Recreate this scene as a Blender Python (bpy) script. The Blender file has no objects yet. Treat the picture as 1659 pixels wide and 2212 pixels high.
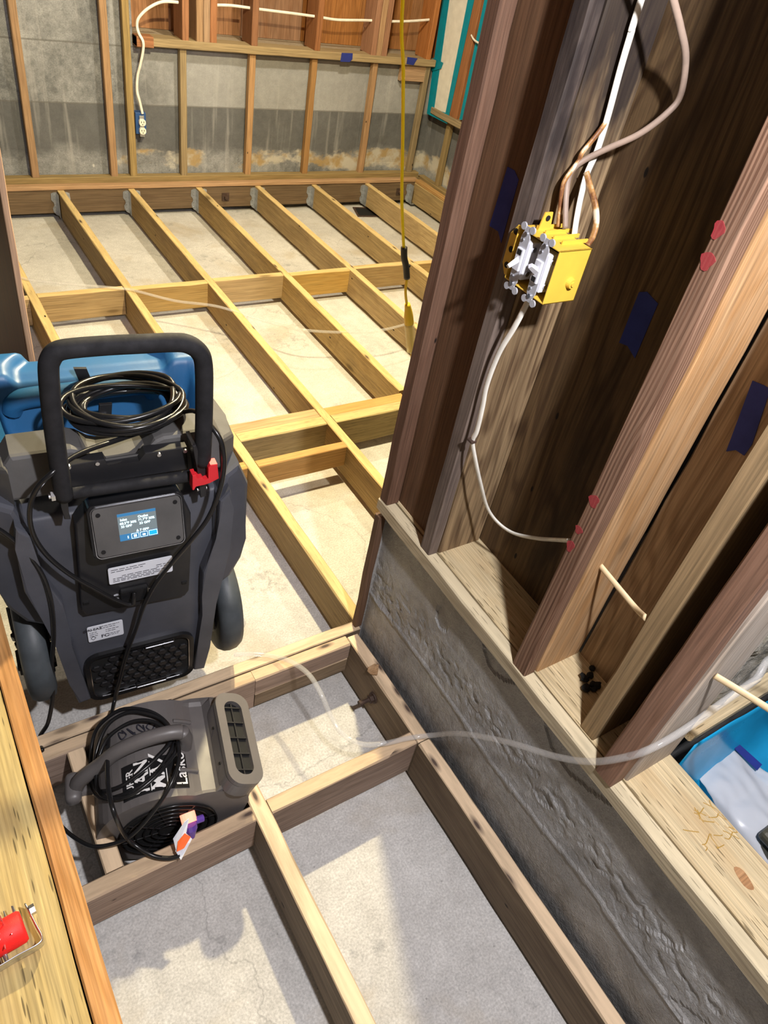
import bpy, bmesh, math, random
from mathutils import Vector, Matrix, Euler, noise
random.seed(7)
S = bpy.context.scene
COL = S.collection
PI = math.pi

# ------------------------------------------------------------------ camera
FPX, CX, CY = 1571.89, 829.5, 1106.0
RW = Matrix(((0.83889983, -0.24032289, 0.4883564),      # world x in (right, down, forward)
             (-0.5180809, -0.62762272, 0.58110403),     # world y
             (0.16685097, -0.7404962, -0.6510193)))     # world z
EYE = Vector((0, 0, 1.792))
cam_d = bpy.data.cameras.new('camera')
cam = bpy.data.objects.new('camera', cam_d)
COL.objects.link(cam)
cam_d.sensor_fit = 'VERTICAL'
cam_d.sensor_height = 36.0
cam_d.lens = FPX * 36.0 / 2212.0
cam_d.clip_start = 0.02
cam_d.clip_end = 60
M3 = Matrix((RW.col[0], -RW.col[1], -RW.col[2])).transposed()   # camera axes as columns
cam.matrix_world = Matrix.Translation(EYE) @ M3.to_4x4()
S.camera = cam

# ------------------------------------------------------------------ world, lights, exposure
w = bpy.data.worlds.new('world')
S.world = w
w.use_nodes = True
w.node_tree.nodes['Background'].inputs[0].default_value = (0.75, 0.8, 1, 1)
w.node_tree.nodes['Background'].inputs[1].default_value = 0.15
S.view_settings.view_transform = 'Standard'
S.view_settings.look = 'None'
S.view_settings.gamma = 1.0
S.view_settings.use_curve_mapping = False
S.view_settings.exposure = 0.0

WARM_POS = Vector((1.27, 2.10, 2.24))
BACK_POS = Vector((2.05, 3.30, 2.24))
COOL_POS = Vector((0.50, -0.10, 2.20))
def lamp(name, pos, watts, col, r):
    d = bpy.data.lights.new(name, 'POINT')
    d.energy = watts; d.color = col; d.shadow_soft_size = r
    o = bpy.data.objects.new(name, d)
    o.location = pos
    COL.objects.link(o)
    return o
WARM_W, COOL_W, BACK_W = 335, 152, 135
lamp('work_lamp_glow', WARM_POS, WARM_W, (1.0, 0.835, 0.50), 0.035)
lamp('back_lamp_glow', BACK_POS, BACK_W, (1.0, 0.88, 0.66), 0.05)
lamp('doorway_lamp_glow', COOL_POS, COOL_W, (0.97, 0.955, 1.0), 0.035)

# ------------------------------------------------------------------ pixel helper
def ray(x, y):
    return RW @ Vector((x - CX, y - CY, FPX))
def at(p, X=None, Y=None, Z=None):
    d = ray(*p)
    if X is not None: t = (X - EYE.x) / d.x
    elif Y is not None: t = (Y - EYE.y) / d.y
    else: t = (Z - EYE.z) / d.z
    return EYE + d * t

# ------------------------------------------------------------------ materials
class NT:
    def __init__(self, name):
        self.m = bpy.data.materials.new(name)
        self.m.use_nodes = True
        self.t = self.m.node_tree
        self.b = self.t.nodes['Principled BSDF']
    def n(self, kind, **kw):
        nd = self.t.nodes.new(kind)
        for k, v in kw.items():
            setattr(nd, k, v)
        return nd
    def l(self, a, b):
        self.t.links.new(a, b)
    def math(self, op, a, b=None, clamp=False):
        nd = self.n('ShaderNodeMath', operation=op, use_clamp=clamp)
        for i, v in enumerate((a, b)):
            if v is None: continue
            if isinstance(v, (int, float)): nd.inputs[i].default_value = v
            else: self.l(v, nd.inputs[i])
        return nd.outputs[0]
    def vmath(self, op, a, b):
        nd = self.n('ShaderNodeVectorMath', operation=op)
        for i, v in enumerate((a, b)):
            if isinstance(v, (tuple, list)): nd.inputs[i].default_value = v
            else: self.l(v, nd.inputs[i])
        return nd.outputs[0]
    def noise(self, vec, scale, detail=3, rough=0.55, dist=0.0):
        nd = self.n('ShaderNodeTexNoise')
        nd.inputs['Scale'].default_value = scale
        nd.inputs['Detail'].default_value = detail
        nd.inputs['Roughness'].default_value = rough
        nd.inputs['Distortion'].default_value = dist
        self.l(vec, nd.inputs['Vector'])
        return nd
    def ramp(self, f, stops):
        nd = self.n('ShaderNodeValToRGB')
        el = nd.color_ramp.elements
        while len(el) < len(stops): el.new(0.5)
        for e, (p, c) in zip(el, stops):
            e.position = p
            e.color = (c, c, c, 1) if isinstance(c, (int, float)) else (*c, 1)
        self.l(f, nd.inputs[0])
        return nd.outputs[0]
    def mix(self, f, a, b, mode='MIX'):
        nd = self.n('ShaderNodeMix', data_type='RGBA', blend_type=mode)
        nd.clamp_result = False
        ins = [nd.inputs[0], nd.inputs[6], nd.inputs[7]]
        for s, v in zip(ins, (f, a, b)):
            if isinstance(v, (int, float)): s.default_value = v
            elif isinstance(v, (tuple, list)): s.default_value = (*v, 1)
            else: self.l(v, s)
        return nd.outputs[2]
    def bump(self, h, strength, dist):
        nd = self.n('ShaderNodeBump')
        nd.inputs['Strength'].default_value = strength
        nd.inputs['Distance'].default_value = dist
        self.l(h, nd.inputs['Height'])
        self.l(nd.outputs[0], self.b.inputs['Normal'])

def plain(name, col, rough=0.5, metal=0.0, emit=None, es=1.0, alpha=None, trans=0.0, ior=1.45, spec=None):
    k = NT(name)
    k.b.inputs['Base Color'].default_value = (*col, 1)
    k.b.inputs['Roughness'].default_value = rough
    k.b.inputs['Metallic'].default_value = metal
    k.b.inputs['IOR'].default_value = ior
    if trans: k.b.inputs['Transmission Weight'].default_value = trans
    if alpha is not None: k.b.inputs['Alpha'].default_value = alpha
    if spec is not None: k.b.inputs['Specular IOR Level'].default_value = spec
    if emit:
        k.b.inputs['Emission Color'].default_value = (*emit, 1)
        k.b.inputs['Emission Strength'].default_value = es
    return k.m

def worn(name, col, rough=0.55, var=0.25, scale=14, bump=0.15, spec=0.4):
    """moulded plastic / painted metal with mild mottling"""
    k = NT(name)
    tc = k.n('ShaderNodeTexCoord').outputs['Object']
    n1 = k.noise(tc, scale, 4)
    n2 = k.noise(tc, scale * 22, 2)
    f = k.ramp(n1.outputs[0], [(0.3, 1 - var), (0.7, 1 + var)])
    k.l(k.mix(1.0, col, f, 'MULTIPLY'), k.b.inputs['Base Color'])
    k.l(k.ramp(n1.outputs[0], [(0.3, rough + 0.08), (0.7, rough - 0.06)]), k.b.inputs['Roughness'])
    k.b.inputs['Specular IOR Level'].default_value = spec
    k.bump(n2.outputs[0], bump, 0.0006)
    return k.m

def wood(name, light, dark, ring=46.0, contrast=0.75, stain=None, stain_amt=0.0, knots=0.5, nails=0.0,
         rough=0.72, fibre=0.48, ticks=0.0, top=None, top_amt=0.8, rw=0.3, fig=0.35, halo=0.0, soot=None):
    """sawn lumber, grain along the object's own x axis"""
    k = NT(name)
    tc = k.n('ShaderNodeTexCoord').outputs['Object']
    rnd = k.n('ShaderNodeObjectInfo').outputs['Random']
    cx = k.n('ShaderNodeCombineXYZ')
    k.l(k.math('MULTIPLY', rnd, 37.0), cx.inputs[0])
    k.l(k.math('MULTIPLY', rnd, 91.0), cx.inputs[1])
    k.l(k.math('MULTIPLY', rnd, 53.0), cx.inputs[2])
    v = k.vmath('ADD', tc, cx.outputs[0])
    # rings round a pith that lies outside the board
    sub = k.vmath('MULTIPLY', v, (1.1, 5.0, 5.0))
    warp = k.noise(sub, 1.0, 3, 0.5)
    wv = k.vmath('SUBTRACT', warp.outputs['Color'], (0.5, 0.5, 0.5))
    wv = k.vmath('MULTIPLY', wv, (0.0, 0.055, 0.055))
    pith = k.n('ShaderNodeCombineXYZ')
    k.l(k.math('MULTIPLY', k.math('SINE', k.math('MULTIPLY', rnd, 71.0)), 0.05), pith.inputs[1])
    k.l(k.math('MULTIPLY', k.math('SINE', k.math('MULTIPLY', rnd, 133.0)), 0.06), pith.inputs[2])
    rv = k.vmath('ADD', k.vmath('ADD', k.vmath('MULTIPLY', tc, (0.02, 1, 1)), wv), pith.outputs[0])
    wave = k.n('ShaderNodeTexWave', wave_type='RINGS', rings_direction='X', wave_profile='SIN')
    wave.inputs['Scale'].default_value = ring
    wave.inputs['Distortion'].default_value = 1.2
    wave.inputs['Detail'].default_value = 2
    wave.inputs['Detail Scale'].default_value = 1.5
    k.l(rv, wave.inputs['Vector'])
    wr = k.ramp(wave.outputs['Fac'], [(0.0, 0.0), (0.45, 0.15), (0.85, 1.0), (1.0, 0.65)])
    stk = k.noise(k.vmath('ADD', k.vmath('MULTIPLY', v, (0.7, 75, 75)), k.vmath('MULTIPLY', wv, (0, 60, 60))), 1.0, 4, 0.55)
    sr = k.ramp(stk.outputs[0], [(0.38, 0.0), (0.52, 0.35), (0.66, 1.0)])
    fn = k.noise(k.vmath('MULTIPLY', v, (1.3, 8.5, 8.5)), 1.0, 2, 0.45)
    fs = k.math('SINE', k.math('MULTIPLY', fn.outputs[0], 75.0))
    fr_ = k.ramp(k.math('ADD', k.math('MULTIPLY', fs, 0.5), 0.5), [(0.35, 0.0), (0.75, 0.6), (0.95, 1.0)])
    rings = k.math('ADD', k.math('ADD', k.math('MULTIPLY', wr, rw), k.math('MULTIPLY', fr_, fig)), k.math('MULTIPLY', sr, max(0.0, 1.0 - rw - fig)))
    fib = k.noise(k.vmath('MULTIPLY', v, (5.0, 260, 260)), 1.0, 3, 0.6)
    blot = k.noise(k.vmath('MULTIPLY', v, (2.2, 9, 9)), 1.0, 4, 0.6)
    f = k.math('MULTIPLY', rings, contrast)
    f = k.math('ADD', f, k.math('MULTIPLY', k.math('SUBTRACT', blot.outputs[0], 0.5), 0.9), clamp=True)
    c = k.mix(f, light, dark)
    fr = k.ramp(fib.outputs[0], [(0.25, 1 - fibre), (0.75, 1 + fibre * 0.4)])
    c = k.mix(1.0, c, fr, 'MULTIPLY')
    tint = k.n('ShaderNodeHueSaturation')
    k.l(k.math('ADD', k.math('MULTIPLY', k.math('FRACT', k.math('MULTIPLY', rnd, 17.3)), 0.35), 0.83), tint.inputs['Value'])
    k.l(k.math('ADD', k.math('MULTIPLY', k.math('FRACT', k.math('MULTIPLY', rnd, 5.7)), 0.3), 0.85), tint.inputs['Saturation'])
    k.l(c, tint.inputs['Color'])
    c = tint.outputs[0]
    if stain:
        st = k.noise(k.vmath('MULTIPLY', v, (3.0, 12, 12)), 1.0, 5, 0.62)
        sf = k.ramp(st.outputs[0], [(0.5, 0.0), (0.68, stain_amt)])
        c = k.mix(sf, c, stain)
    if top:      # upper face paler than the sides, picked by its normal
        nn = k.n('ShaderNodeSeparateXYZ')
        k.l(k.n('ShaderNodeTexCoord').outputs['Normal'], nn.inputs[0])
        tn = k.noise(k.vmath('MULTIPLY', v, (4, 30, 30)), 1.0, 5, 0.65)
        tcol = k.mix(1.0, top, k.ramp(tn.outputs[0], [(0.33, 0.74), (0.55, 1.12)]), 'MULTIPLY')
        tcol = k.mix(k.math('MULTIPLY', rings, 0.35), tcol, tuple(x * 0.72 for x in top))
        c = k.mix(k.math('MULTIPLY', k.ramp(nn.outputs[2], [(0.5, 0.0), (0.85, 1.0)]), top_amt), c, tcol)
    if knots:
        vo = k.n('ShaderNodeTexVoronoi')
        vo.inputs['Scale'].default_value = 1.0
        k.l(k.vmath('ADD', k.vmath('MULTIPLY', v, (2.6, 8.0, 8.0)), k.vmath('MULTIPLY', wv, (0, 3, 3))), vo.inputs['Vector'])
        pick = k.n('ShaderNodeSeparateColor')
        k.l(vo.outputs['Color'], pick.inputs[0])
        on = k.math('GREATER_THAN', pick.outputs[0], 1.0 - knots)
        kf = k.ramp(vo.outputs['Distance'], [(0.03, 1.0), (0.075, 0.75), (0.10, 0.35), (0.2, 0.0)])
        c = k.mix(k.math('MULTIPLY', k.math('MULTIPLY', kf, on), 0.85), c, tuple(x * 0.32 for x in dark))
    if ticks:
        vt = k.n('ShaderNodeTexVoronoi')
        vt.inputs['Scale'].default_value = 1.0
        k.l(k.vmath('MULTIPLY', v, (20, 230, 230)), vt.inputs['Vector'])
        pt = k.n('ShaderNodeSeparateColor')
        k.l(vt.outputs['Color'], pt.inputs[0])
        tf = k.math('MULTIPLY', k.ramp(vt.outputs['Distance'], [(0.22, 1.0), (0.32, 0.0)]), k.math('GREATER_THAN', pt.outputs[1], 0.6))
        c = k.mix(k.math('MULTIPLY', tf, ticks), c, tuple(x * 0.25 for x in dark))
    if halo:
        vh = k.n('ShaderNodeTexVoronoi', voronoi_dimensions='2D')
        vh.inputs['Scale'].default_value = 1.0
        k.l(k.vmath('ADD', k.vmath('MULTIPLY', v, (8, 26, 0)), k.vmath('MULTIPLY', wv, (0, 6, 0))), vh.inputs['Vector'])
        phn = k.n('ShaderNodeSeparateColor')
        k.l(vh.outputs['Color'], phn.inputs[0])
        hf = k.math('MULTIPLY', k.ramp(vh.outputs['Distance'], [(0.07, 1.0), (0.13, 0.6), (0.26, 0.0)]), k.math('GREATER_THAN', phn.outputs[1], 1 - halo))
        hn = k.n('ShaderNodeSeparateXYZ')
        k.l(k.n('ShaderNodeTexCoord').outputs['Normal'], hn.inputs[0])
        hf = k.math('MULTIPLY', hf, k.ramp(hn.outputs[2], [(0.5, 0.0), (0.85, 1.0)]))
        c = k.mix(k.math('MULTIPLY', hf, 0.92), c, (0.035, 0.02, 0.022))
    if soot:
        gp = k.n('ShaderNodeNewGeometry').outputs['Position']
        sz = k.n('ShaderNodeSeparateXYZ'); k.l(gp, sz.inputs[0])
        sn = k.noise(k.vmath('MULTIPLY', gp, (14, 14, 4)), 1.0, 4, 0.6)
        sv = k.math('ADD', sz.outputs[2], k.math('MULTIPLY', k.math('SUBTRACT', sn.outputs[0], 0.5), 0.9))
        c = k.mix(k.math('MULTIPLY', k.ramp(k.math('DIVIDE', sv, 2.5), [(soot[0] / 2.5, 0.0), (soot[1] / 2.5, 1.0)]), soot[2]), c, (0.016, 0.012, 0.012))
    if nails:
        vn = k.n('ShaderNodeTexVoronoi')
        vn.inputs['Scale'].default_value = 1.0
        k.l(k.vmath('MULTIPLY', v, (11, 26, 26)), vn.inputs['Vector'])
        pn = k.n('ShaderNodeSeparateColor')
        k.l(vn.outputs['Color'], pn.inputs[0])
        nf = k.math('MULTIPLY', k.ramp(vn.outputs['Distance'], [(0.075, 1.0), (0.11, 0.0)]), k.math('GREATER_THAN', pn.outputs[0], 1 - nails))
        c = k.mix(nf, c, (0.012, 0.008, 0.006))
    k.l(c, k.b.inputs['Base Color'])
    k.b.inputs['Roughness'].default_value = rough
    k.b.inputs['Specular IOR Level'].default_value = 0.25
    h = k.math('ADD', k.math('MULTIPLY', rings, -0.5), k.math('MULTIPLY', fib.outputs[0], 0.5))
    k.bump(h, 0.35, 0.0012)
    return k.m

def concrete(name, light, dark, scale=3.0, pits=0.35, bumpd=0.002, rough=0.85, stain=None, stain_amt=0.5, cracks=False, spec=0.3):
    k = NT(name)
    g = k.n('ShaderNodeNewGeometry').outputs['Position']
    a = k.noise(g, scale, 6, 0.62)
    b = k.noise(g, scale * 9, 4, 0.65)
    d = k.noise(g, scale * 60, 2, 0.6)
    f = k.math('ADD', k.math('MULTIPLY', a.outputs[0], 0.6), k.math('MULTIPLY', b.outputs[0], 0.4))
    c = k.mix(k.ramp(f, [(0.36, 0.0), (0.64, 1.0)]), dark, light)
    c = k.mix(1.0, c, k.ramp(d.outputs[0], [(0.25, 0.74), (0.75, 1.2)]), 'MULTIPLY')
    if stain:
        s = k.noise(g, scale * 0.8, 5, 0.6, 0.4)
        c = k.mix(k.ramp(s.outputs[0], [(0.53, 0.0), (0.68, stain_amt)]), c, stain)
    vo = k.n('ShaderNodeTexVoronoi')
    vo.inputs['Scale'].default_value = scale * 11
    k.l(g, vo.inputs['Vector'])
    pk = k.n('ShaderNodeSeparateColor')
    k.l(vo.outputs['Color'], pk.inputs[0])
    pf = k.math('MULTIPLY', k.ramp(vo.outputs['Distance'], [(0.04, 1.0), (0.1, 0.0)]), k.math('GREATER_THAN', pk.outputs[0], 0.7))
    c = k.mix(k.math('MULTIPLY', pf, pits), c, tuple(x * 0.35 for x in dark))
    if cracks:
        ve = k.n('ShaderNodeTexVoronoi', feature='DISTANCE_TO_EDGE')
        ve.inputs['Scale'].default_value = 0.9
        wn = k.noise(g, 4.0, 5, 0.6)
        k.l(k.vmath('ADD', g, k.vmath('MULTIPLY', k.vmath('SUBTRACT', wn.outputs['Color'], (.5, .5, .5)), (0.3, 0.3, 0.3))), ve.inputs['Vector'])
        c = k.mix(k.ramp(ve.outputs['Distance'], [(0.0, 0.4), (0.0025, 0.0)]), c, tuple(x * 0.4 for x in dark))
    k.l(c, k.b.inputs['Base Color'])
    k.b.inputs['Roughness'].default_value = rough
    k.b.inputs['Specular IOR Level'].default_value = spec
    h = k.math('ADD', k.math('MULTIPLY', b.outputs[0], 0.7), k.math('MULTIPLY', d.outputs[0], 0.3))
    k.bump(h, 0.6, bumpd)
    return k

M = {}
# lumber: name -> colours taken from each member's own look
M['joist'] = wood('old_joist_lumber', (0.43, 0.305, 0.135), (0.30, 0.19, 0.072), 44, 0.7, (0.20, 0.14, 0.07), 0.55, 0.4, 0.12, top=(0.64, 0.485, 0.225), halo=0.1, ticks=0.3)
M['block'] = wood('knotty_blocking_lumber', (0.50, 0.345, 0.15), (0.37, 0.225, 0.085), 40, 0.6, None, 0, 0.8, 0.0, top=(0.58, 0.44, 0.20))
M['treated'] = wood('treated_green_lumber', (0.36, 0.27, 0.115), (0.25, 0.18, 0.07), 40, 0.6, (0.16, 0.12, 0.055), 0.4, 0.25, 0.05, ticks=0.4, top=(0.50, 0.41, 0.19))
M['orange'] = wood('orange_fir_lumber', (0.54, 0.335, 0.15), (0.40, 0.215, 0.085), 36, 0.55, None, 0, 0.2, 0.05)
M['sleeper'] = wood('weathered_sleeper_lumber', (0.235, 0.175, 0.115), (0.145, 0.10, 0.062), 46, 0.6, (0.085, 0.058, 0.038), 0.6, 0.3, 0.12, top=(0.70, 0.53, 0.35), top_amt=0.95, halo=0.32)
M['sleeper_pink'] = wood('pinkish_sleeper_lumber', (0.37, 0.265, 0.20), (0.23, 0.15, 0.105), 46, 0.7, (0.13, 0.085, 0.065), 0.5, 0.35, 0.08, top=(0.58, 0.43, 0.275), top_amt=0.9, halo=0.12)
M['plate_pale'] = wood('pale_plate_lumber', (0.68, 0.55, 0.33), (0.52, 0.38, 0.185), 30, 0.5, (0.42, 0.25, 0.10), 0.35, 0.15, 0.0, ticks=0.8)
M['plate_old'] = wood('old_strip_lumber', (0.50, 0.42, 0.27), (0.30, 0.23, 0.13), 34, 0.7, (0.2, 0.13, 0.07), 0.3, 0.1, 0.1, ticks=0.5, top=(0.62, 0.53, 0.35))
M['stud_red'] = wood('reddish_fir_stud', (0.165, 0.098, 0.068), (0.105, 0.053, 0.034), 60, 0.7, (0.075, 0.038, 0.025), 0.4, 0.15, 0.1)
M['stud_dark'] = wood('dark_fir_post', (0.15, 0.078, 0.04), (0.10, 0.046, 0.022), 55, 0.6, None, 0, 0.15, 0.05)
M['stud_grain'] = wood('striped_fir_stud', (0.24, 0.155, 0.11), (0.10, 0.052, 0.034), 66, 1.0, (0.11, 0.055, 0.036), 0.25, 0.12, 0.08, rw=0.75, fig=0.0)
M['stud_grey'] = wood('weathered_grey_stud', (0.215, 0.16, 0.128), (0.125, 0.082, 0.06), 40, 0.8, (0.045, 0.033, 0.03), 0.5, 0.35, 0.1, soot=(1.40, 1.66, 0.9))
M['stud_orange'] = wood('orange_fir_stud', (0.52, 0.345, 0.20), (0.38, 0.205, 0.09), 40, 0.7, None, 0, 0.35, 0.03, rw=0.1, fig=0.35)
M['stud_tan'] = wood('tan_stud', (0.285, 0.185, 0.08), (0.235, 0.145, 0.058), 26, 0.5, None, 0, 0.08, 0.03, rw=0.1, fig=0.2)
M['stud_white'] = wood('pale_stud', (0.62, 0.52, 0.42), (0.45, 0.34, 0.24), 36, 0.7, None, 0, 0.15, 0.05)
M['ply'] = wood('stained_plywood', (0.155, 0.092, 0.038), (0.062, 0.031, 0.012), 15, 0.9, (0.028, 0.016, 0.008), 0.6, 0.5, 0.22, rw=0.0, fig=0.7)
M['far_stud'] = wood('far_furring_lumber', (0.42, 0.26, 0.135), (0.31, 0.17, 0.08), 44, 0.5, None, 0, 0.3, 0.1)
M['far_olive'] = wood('far_treated_lumber', (0.30, 0.225, 0.115), (0.22, 0.15, 0.07), 44, 0.5, None, 0, 0.25, 0.1)
M['far_red'] = wood('far_red_stud', (0.33, 0.155, 0.075), (0.23, 0.09, 0.036), 44, 0.5, None, 0, 0.35, 0.1)
M['far_panel'] = wood('far_sheathing', (0.34, 0.17, 0.08), (0.20, 0.09, 0.036), 18, 0.6, (0.17, 0.07, 0.026), 0.5, 0.2, 0.0, fig=0.6, rw=0.0)
M['ledger'] = wood('dark_ledger_lumber', (0.20, 0.135, 0.075), (0.14, 0.085, 0.042), 40, 0.6, (0.08, 0.05, 0.03), 0.5, 0.3, 0.0)
M['stud_gold'] = wood('golden_scorched_stud', (0.36, 0.235, 0.105), (0.11, 0.056, 0.021), 40, 1.0, (0.09, 0.05, 0.022), 0.3, 0.35, 0.08, rw=0.3, fig=0.55, soot=(1.36, 1.62, 0.92))
M['backing'] = wood('tan_backing_board', (0.40, 0.27, 0.145), (0.25, 0.15, 0.07), 30, 0.9, None, 0, 0.2, 0.05, rw=0.1, fig=0.75)
M['stud_brown'] = wood('warm_brown_stud', (0.26, 0.15, 0.10), (0.165, 0.085, 0.052), 60, 0.7, (0.12, 0.06, 0.04), 0.35, 0.15, 0.1)
M['brown_panel'] = wood('dark_brown_panel', (0.20, 0.075, 0.022), (0.13, 0.043, 0.012), 20, 0.5, (0.05, 0.02, 0.008), 0.4, 0.25, 0.0, rough=0.5)
M['panel_edge'] = wood('panel_edge_strip', (0.60, 0.36, 0.2), (0.5, 0.27, 0.13), 30, 0.4, None, 0, 0.0, 0.0)
M['left_plate'] = wood('olive_left_plate', (0.47, 0.37, 0.185), (0.35, 0.255, 0.105), 30, 0.6, (0.22, 0.13, 0.055), 0.5, 0.25, 0.0, ticks=0.85, rw=0.1, fig=0.3)
M['left_strip'] = wood('orange_left_strip', (0.50, 0.285, 0.135), (0.33, 0.16, 0.062), 30, 0.75, (0.26, 0.115, 0.045), 0.4, 0.35, 0.04)

kk = concrete('slab_concrete', (0.625, 0.615, 0.59), (0.45, 0.44, 0.42), 3.2, 0.5, 0.0014, 0.8, (0.40, 0.33, 0.225), 0.55, True)
c0_ = kk.b.inputs['Base Color'].links[0].from_socket
g_ = kk.n('ShaderNodeNewGeometry').outputs['Position']
m1 = kk.noise(g_, 2.1, 5, 0.7, 0.3); m2 = kk.noise(g_, 26, 4, 0.7)
mf = kk.math('MULTIPLY', kk.ramp(m1.outputs[0], [(0.55, 0.0), (0.70, 1.0)]), kk.ramp(m2.outputs[0], [(0.48, 0.0), (0.62, 0.75)]))
kk.l(kk.mix(mf, c0_, (0.17, 0.175, 0.18)), kk.b.inputs['Base Color'])       # grey mould specks
M['slab'] = kk.m
kk = concrete('stem_wall_concrete', (0.36, 0.355, 0.345), (0.22, 0.218, 0.214), 5.0, 0.7, 0.008, 0.40, (0.13, 0.128, 0.124), 0.65, False, 0.6)
M['stem'] = kk.m
kk = concrete('rubble_concrete', (0.36, 0.34, 0.30), (0.13, 0.12, 0.09), 9.0, 0.8, 0.01, 0.7, (0.2, 0.17, 0.09), 0.6)
M['rubble'] = kk.m
kk = concrete('ledge_concrete', (0.38, 0.32, 0.23), (0.26, 0.21, 0.15), 4.0, 0.3, 0.002, 0.85)
M['ledge'] = kk.m
def back_wall_mat():
    k = concrete('basement_wall_concrete', (0.30, 0.31, 0.32), (0.105, 0.11, 0.116), 3.0, 0.5, 0.004, 0.85)
    c0 = k.b.inputs['Base Color'].links[0].from_socket
    g = k.n('ShaderNodeNewGeometry').outputs['Position']
    sep = k.n('ShaderNodeSeparateXYZ'); k.l(g, sep.inputs[0])
    z = sep.outputs[2]; x = sep.outputs[0]; y = sep.outputs[1]
    wob = k.noise(g, 3.5, 4, 0.6)
    zz = k.math('ADD', z, k.math('MULTIPLY', k.math('SUBTRACT', wob.outputs[0], 0.5), 0.20))
    # damp darker pour below the form line, paler pour above it
    band = k.math('MULTIPLY', k.ramp(zz, [(0.30, 0.0), (0.36, 1.0)]), k.math('LESS_THAN', z, 0.58))
    c = k.mix(k.math('MULTIPLY', band, 0.8), c0, (0.082, 0.084, 0.088))
    up = k.math('GREATER_THAN', z, 0.58)
    right = k.ramp(k.math('MULTIPLY', x, 0.25), [(0.33, 0.0), (0.42, 1.0)])
    c = k.mix(k.math('MULTIPLY', k.math('MULTIPLY', up, right), 0.55), c, (0.33, 0.335, 0.34))
    # vertical wash marks
    dr = k.noise(k.vmath('MULTIPLY', g, (22, 22, 1.2)), 1.0, 4, 0.6)
    c = k.mix(k.math('MULTIPLY', k.ramp(dr.outputs[0], [(0.56, 0.0), (0.72, 1.0)]), 0.35), c, (0.42, 0.42, 0.42))
    # salt and rust bloom low on the wall
    bl = k.noise(k.vmath('MULTIPLY', g, (3.2, 3.2, 5.0)), 1.0, 5, 0.65)
    bz = k.math('MULTIPLY', k.ramp(z, [(0.20, 0.7), (0.27, 1.0), (0.34, 0.9), (0.44, 0.0)]), k.ramp(k.math('MULTIPLY', x, 0.25), [(0.24, 0.0), (0.30, 1.0)]))
    bf = k.ramp(k.math('MULTIPLY', bl.outputs[0], bz), [(0.42, 0.0), (0.50, 1.0)])
    rust = k.noise(g, 9.0, 3, 0.6)
    bc = k.mix(k.ramp(rust.outputs[0], [(0.45, 0.0), (0.6, 1.0)]), (0.50, 0.47, 0.40), (0.38, 0.26, 0.10))
    c = k.mix(k.math('MULTIPLY', bf, 0.8), c, bc)
    # form board joints
    for z0 in (0.582, 0.868, 1.15):
        ln = k.math('LESS_THAN', k.math('ABSOLUTE', k.math('SUBTRACT', k.math('ADD', z, k.math('MULTIPLY', wob.outputs[0], 0.008)), z0 + 0.004)), 0.004)
        c = k.mix(k.math('MULTIPLY', ln, 0.6), c, (0.10, 0.095, 0.09))
    # chips of white paint
    vp = k.n('ShaderNodeTexVoronoi'); vp.inputs['Scale'].default_value = 7.0
    k.l(k.vmath('MULTIPLY', g, (1, 1, 0.6)), vp.inputs['Vector'])
    pp = k.n('ShaderNodeSeparateColor'); k.l(vp.outputs['Color'], pp.inputs[0])
    c = k.mix(k.math('MULTIPLY', k.ramp(vp.outputs['Distance'], [(0.04, 1.0), (0.08, 0.0)]), k.math('GREATER_THAN', pp.outputs[0], 0.82)), c, (0.72, 0.7, 0.66))
    k.l(c, k.b.inputs['Base Color'])
    return k.m
M['backwall'] = back_wall_mat()
M['shell'] = concrete('room_shell_concrete', (0.14, 0.135, 0.13), (0.09, 0.086, 0.082), 2.0, 0.2, 0.002).m
M['ceil'] = wood('ceiling_boards', (0.10, 0.065, 0.04), (0.07, 0.04, 0.022), 30, 0.5, None, 0, 0.2, 0)

M['grey_body'] = worn('charcoal_moulded_plastic', (0.066, 0.070, 0.086), 0.45, 0.18, 9, 0.25, 0.5)
M['grey_rim'] = worn('grey_moulded_plastic', (0.085, 0.083, 0.082), 0.55, 0.2, 9, 0.25, 0.4)
M['blue_body'] = worn('blue_moulded_plastic', (0.020, 0.115, 0.275), 0.42, 0.12, 8, 0.2, 0.5)
M['black_gloss'] = plain('black_gloss_plastic', (0.012, 0.012, 0.013), 0.22)
M['black_satin'] = worn('black_satin_plastic', (0.016, 0.016, 0.018), 0.42, 0.2, 20, 0.1)
M['foam'] = worn('black_foam_grip', (0.014, 0.014, 0.016), 0.75, 0.3, 40, 0.5, 0.25)
M['rubber'] = worn('grey_rubber_tyre', (0.062, 0.072, 0.080), 0.5, 0.25, 16, 0.2)
M['cord_black'] = plain('black_cord_jacket', (0.010, 0.010, 0.011), 0.28)
M['red_plastic'] = plain('red_plastic', (0.62, 0.02, 0.03), 0.4)
M['steel'] = plain('zinc_steel', (0.62, 0.63, 0.66), 0.32, 1.0)
M['chrome'] = plain('chrome_trim', (0.75, 0.76, 0.8), 0.15, 1.0)
M['label_white'] = plain('white_label', (0.72, 0.75, 0.82), 0.4)
M['ink'] = plain('black_ink', (0.02, 0.02, 0.03), 0.5)
M['screen_bg'] = plain('screen_background', (0.02, 0.03, 0.04), 0.2, emit=(0.20, 0.24, 0.25), es=1.0)
M['screen_bar'] = plain('screen_bar', (0.02, 0.05, 0.1), 0.2, emit=(0.03, 0.16, 0.33), es=1.2)
M['screen_btn'] = plain('screen_button', (0.02, 0.2, 0.4), 0.2, emit=(0.0, 0.30, 0.62), es=1.3)
M['screen_txt'] = plain('screen_text', (0.6, 0.9, 1), 0.2, emit=(0.65, 0.93, 1.0), es=1.5)
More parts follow.
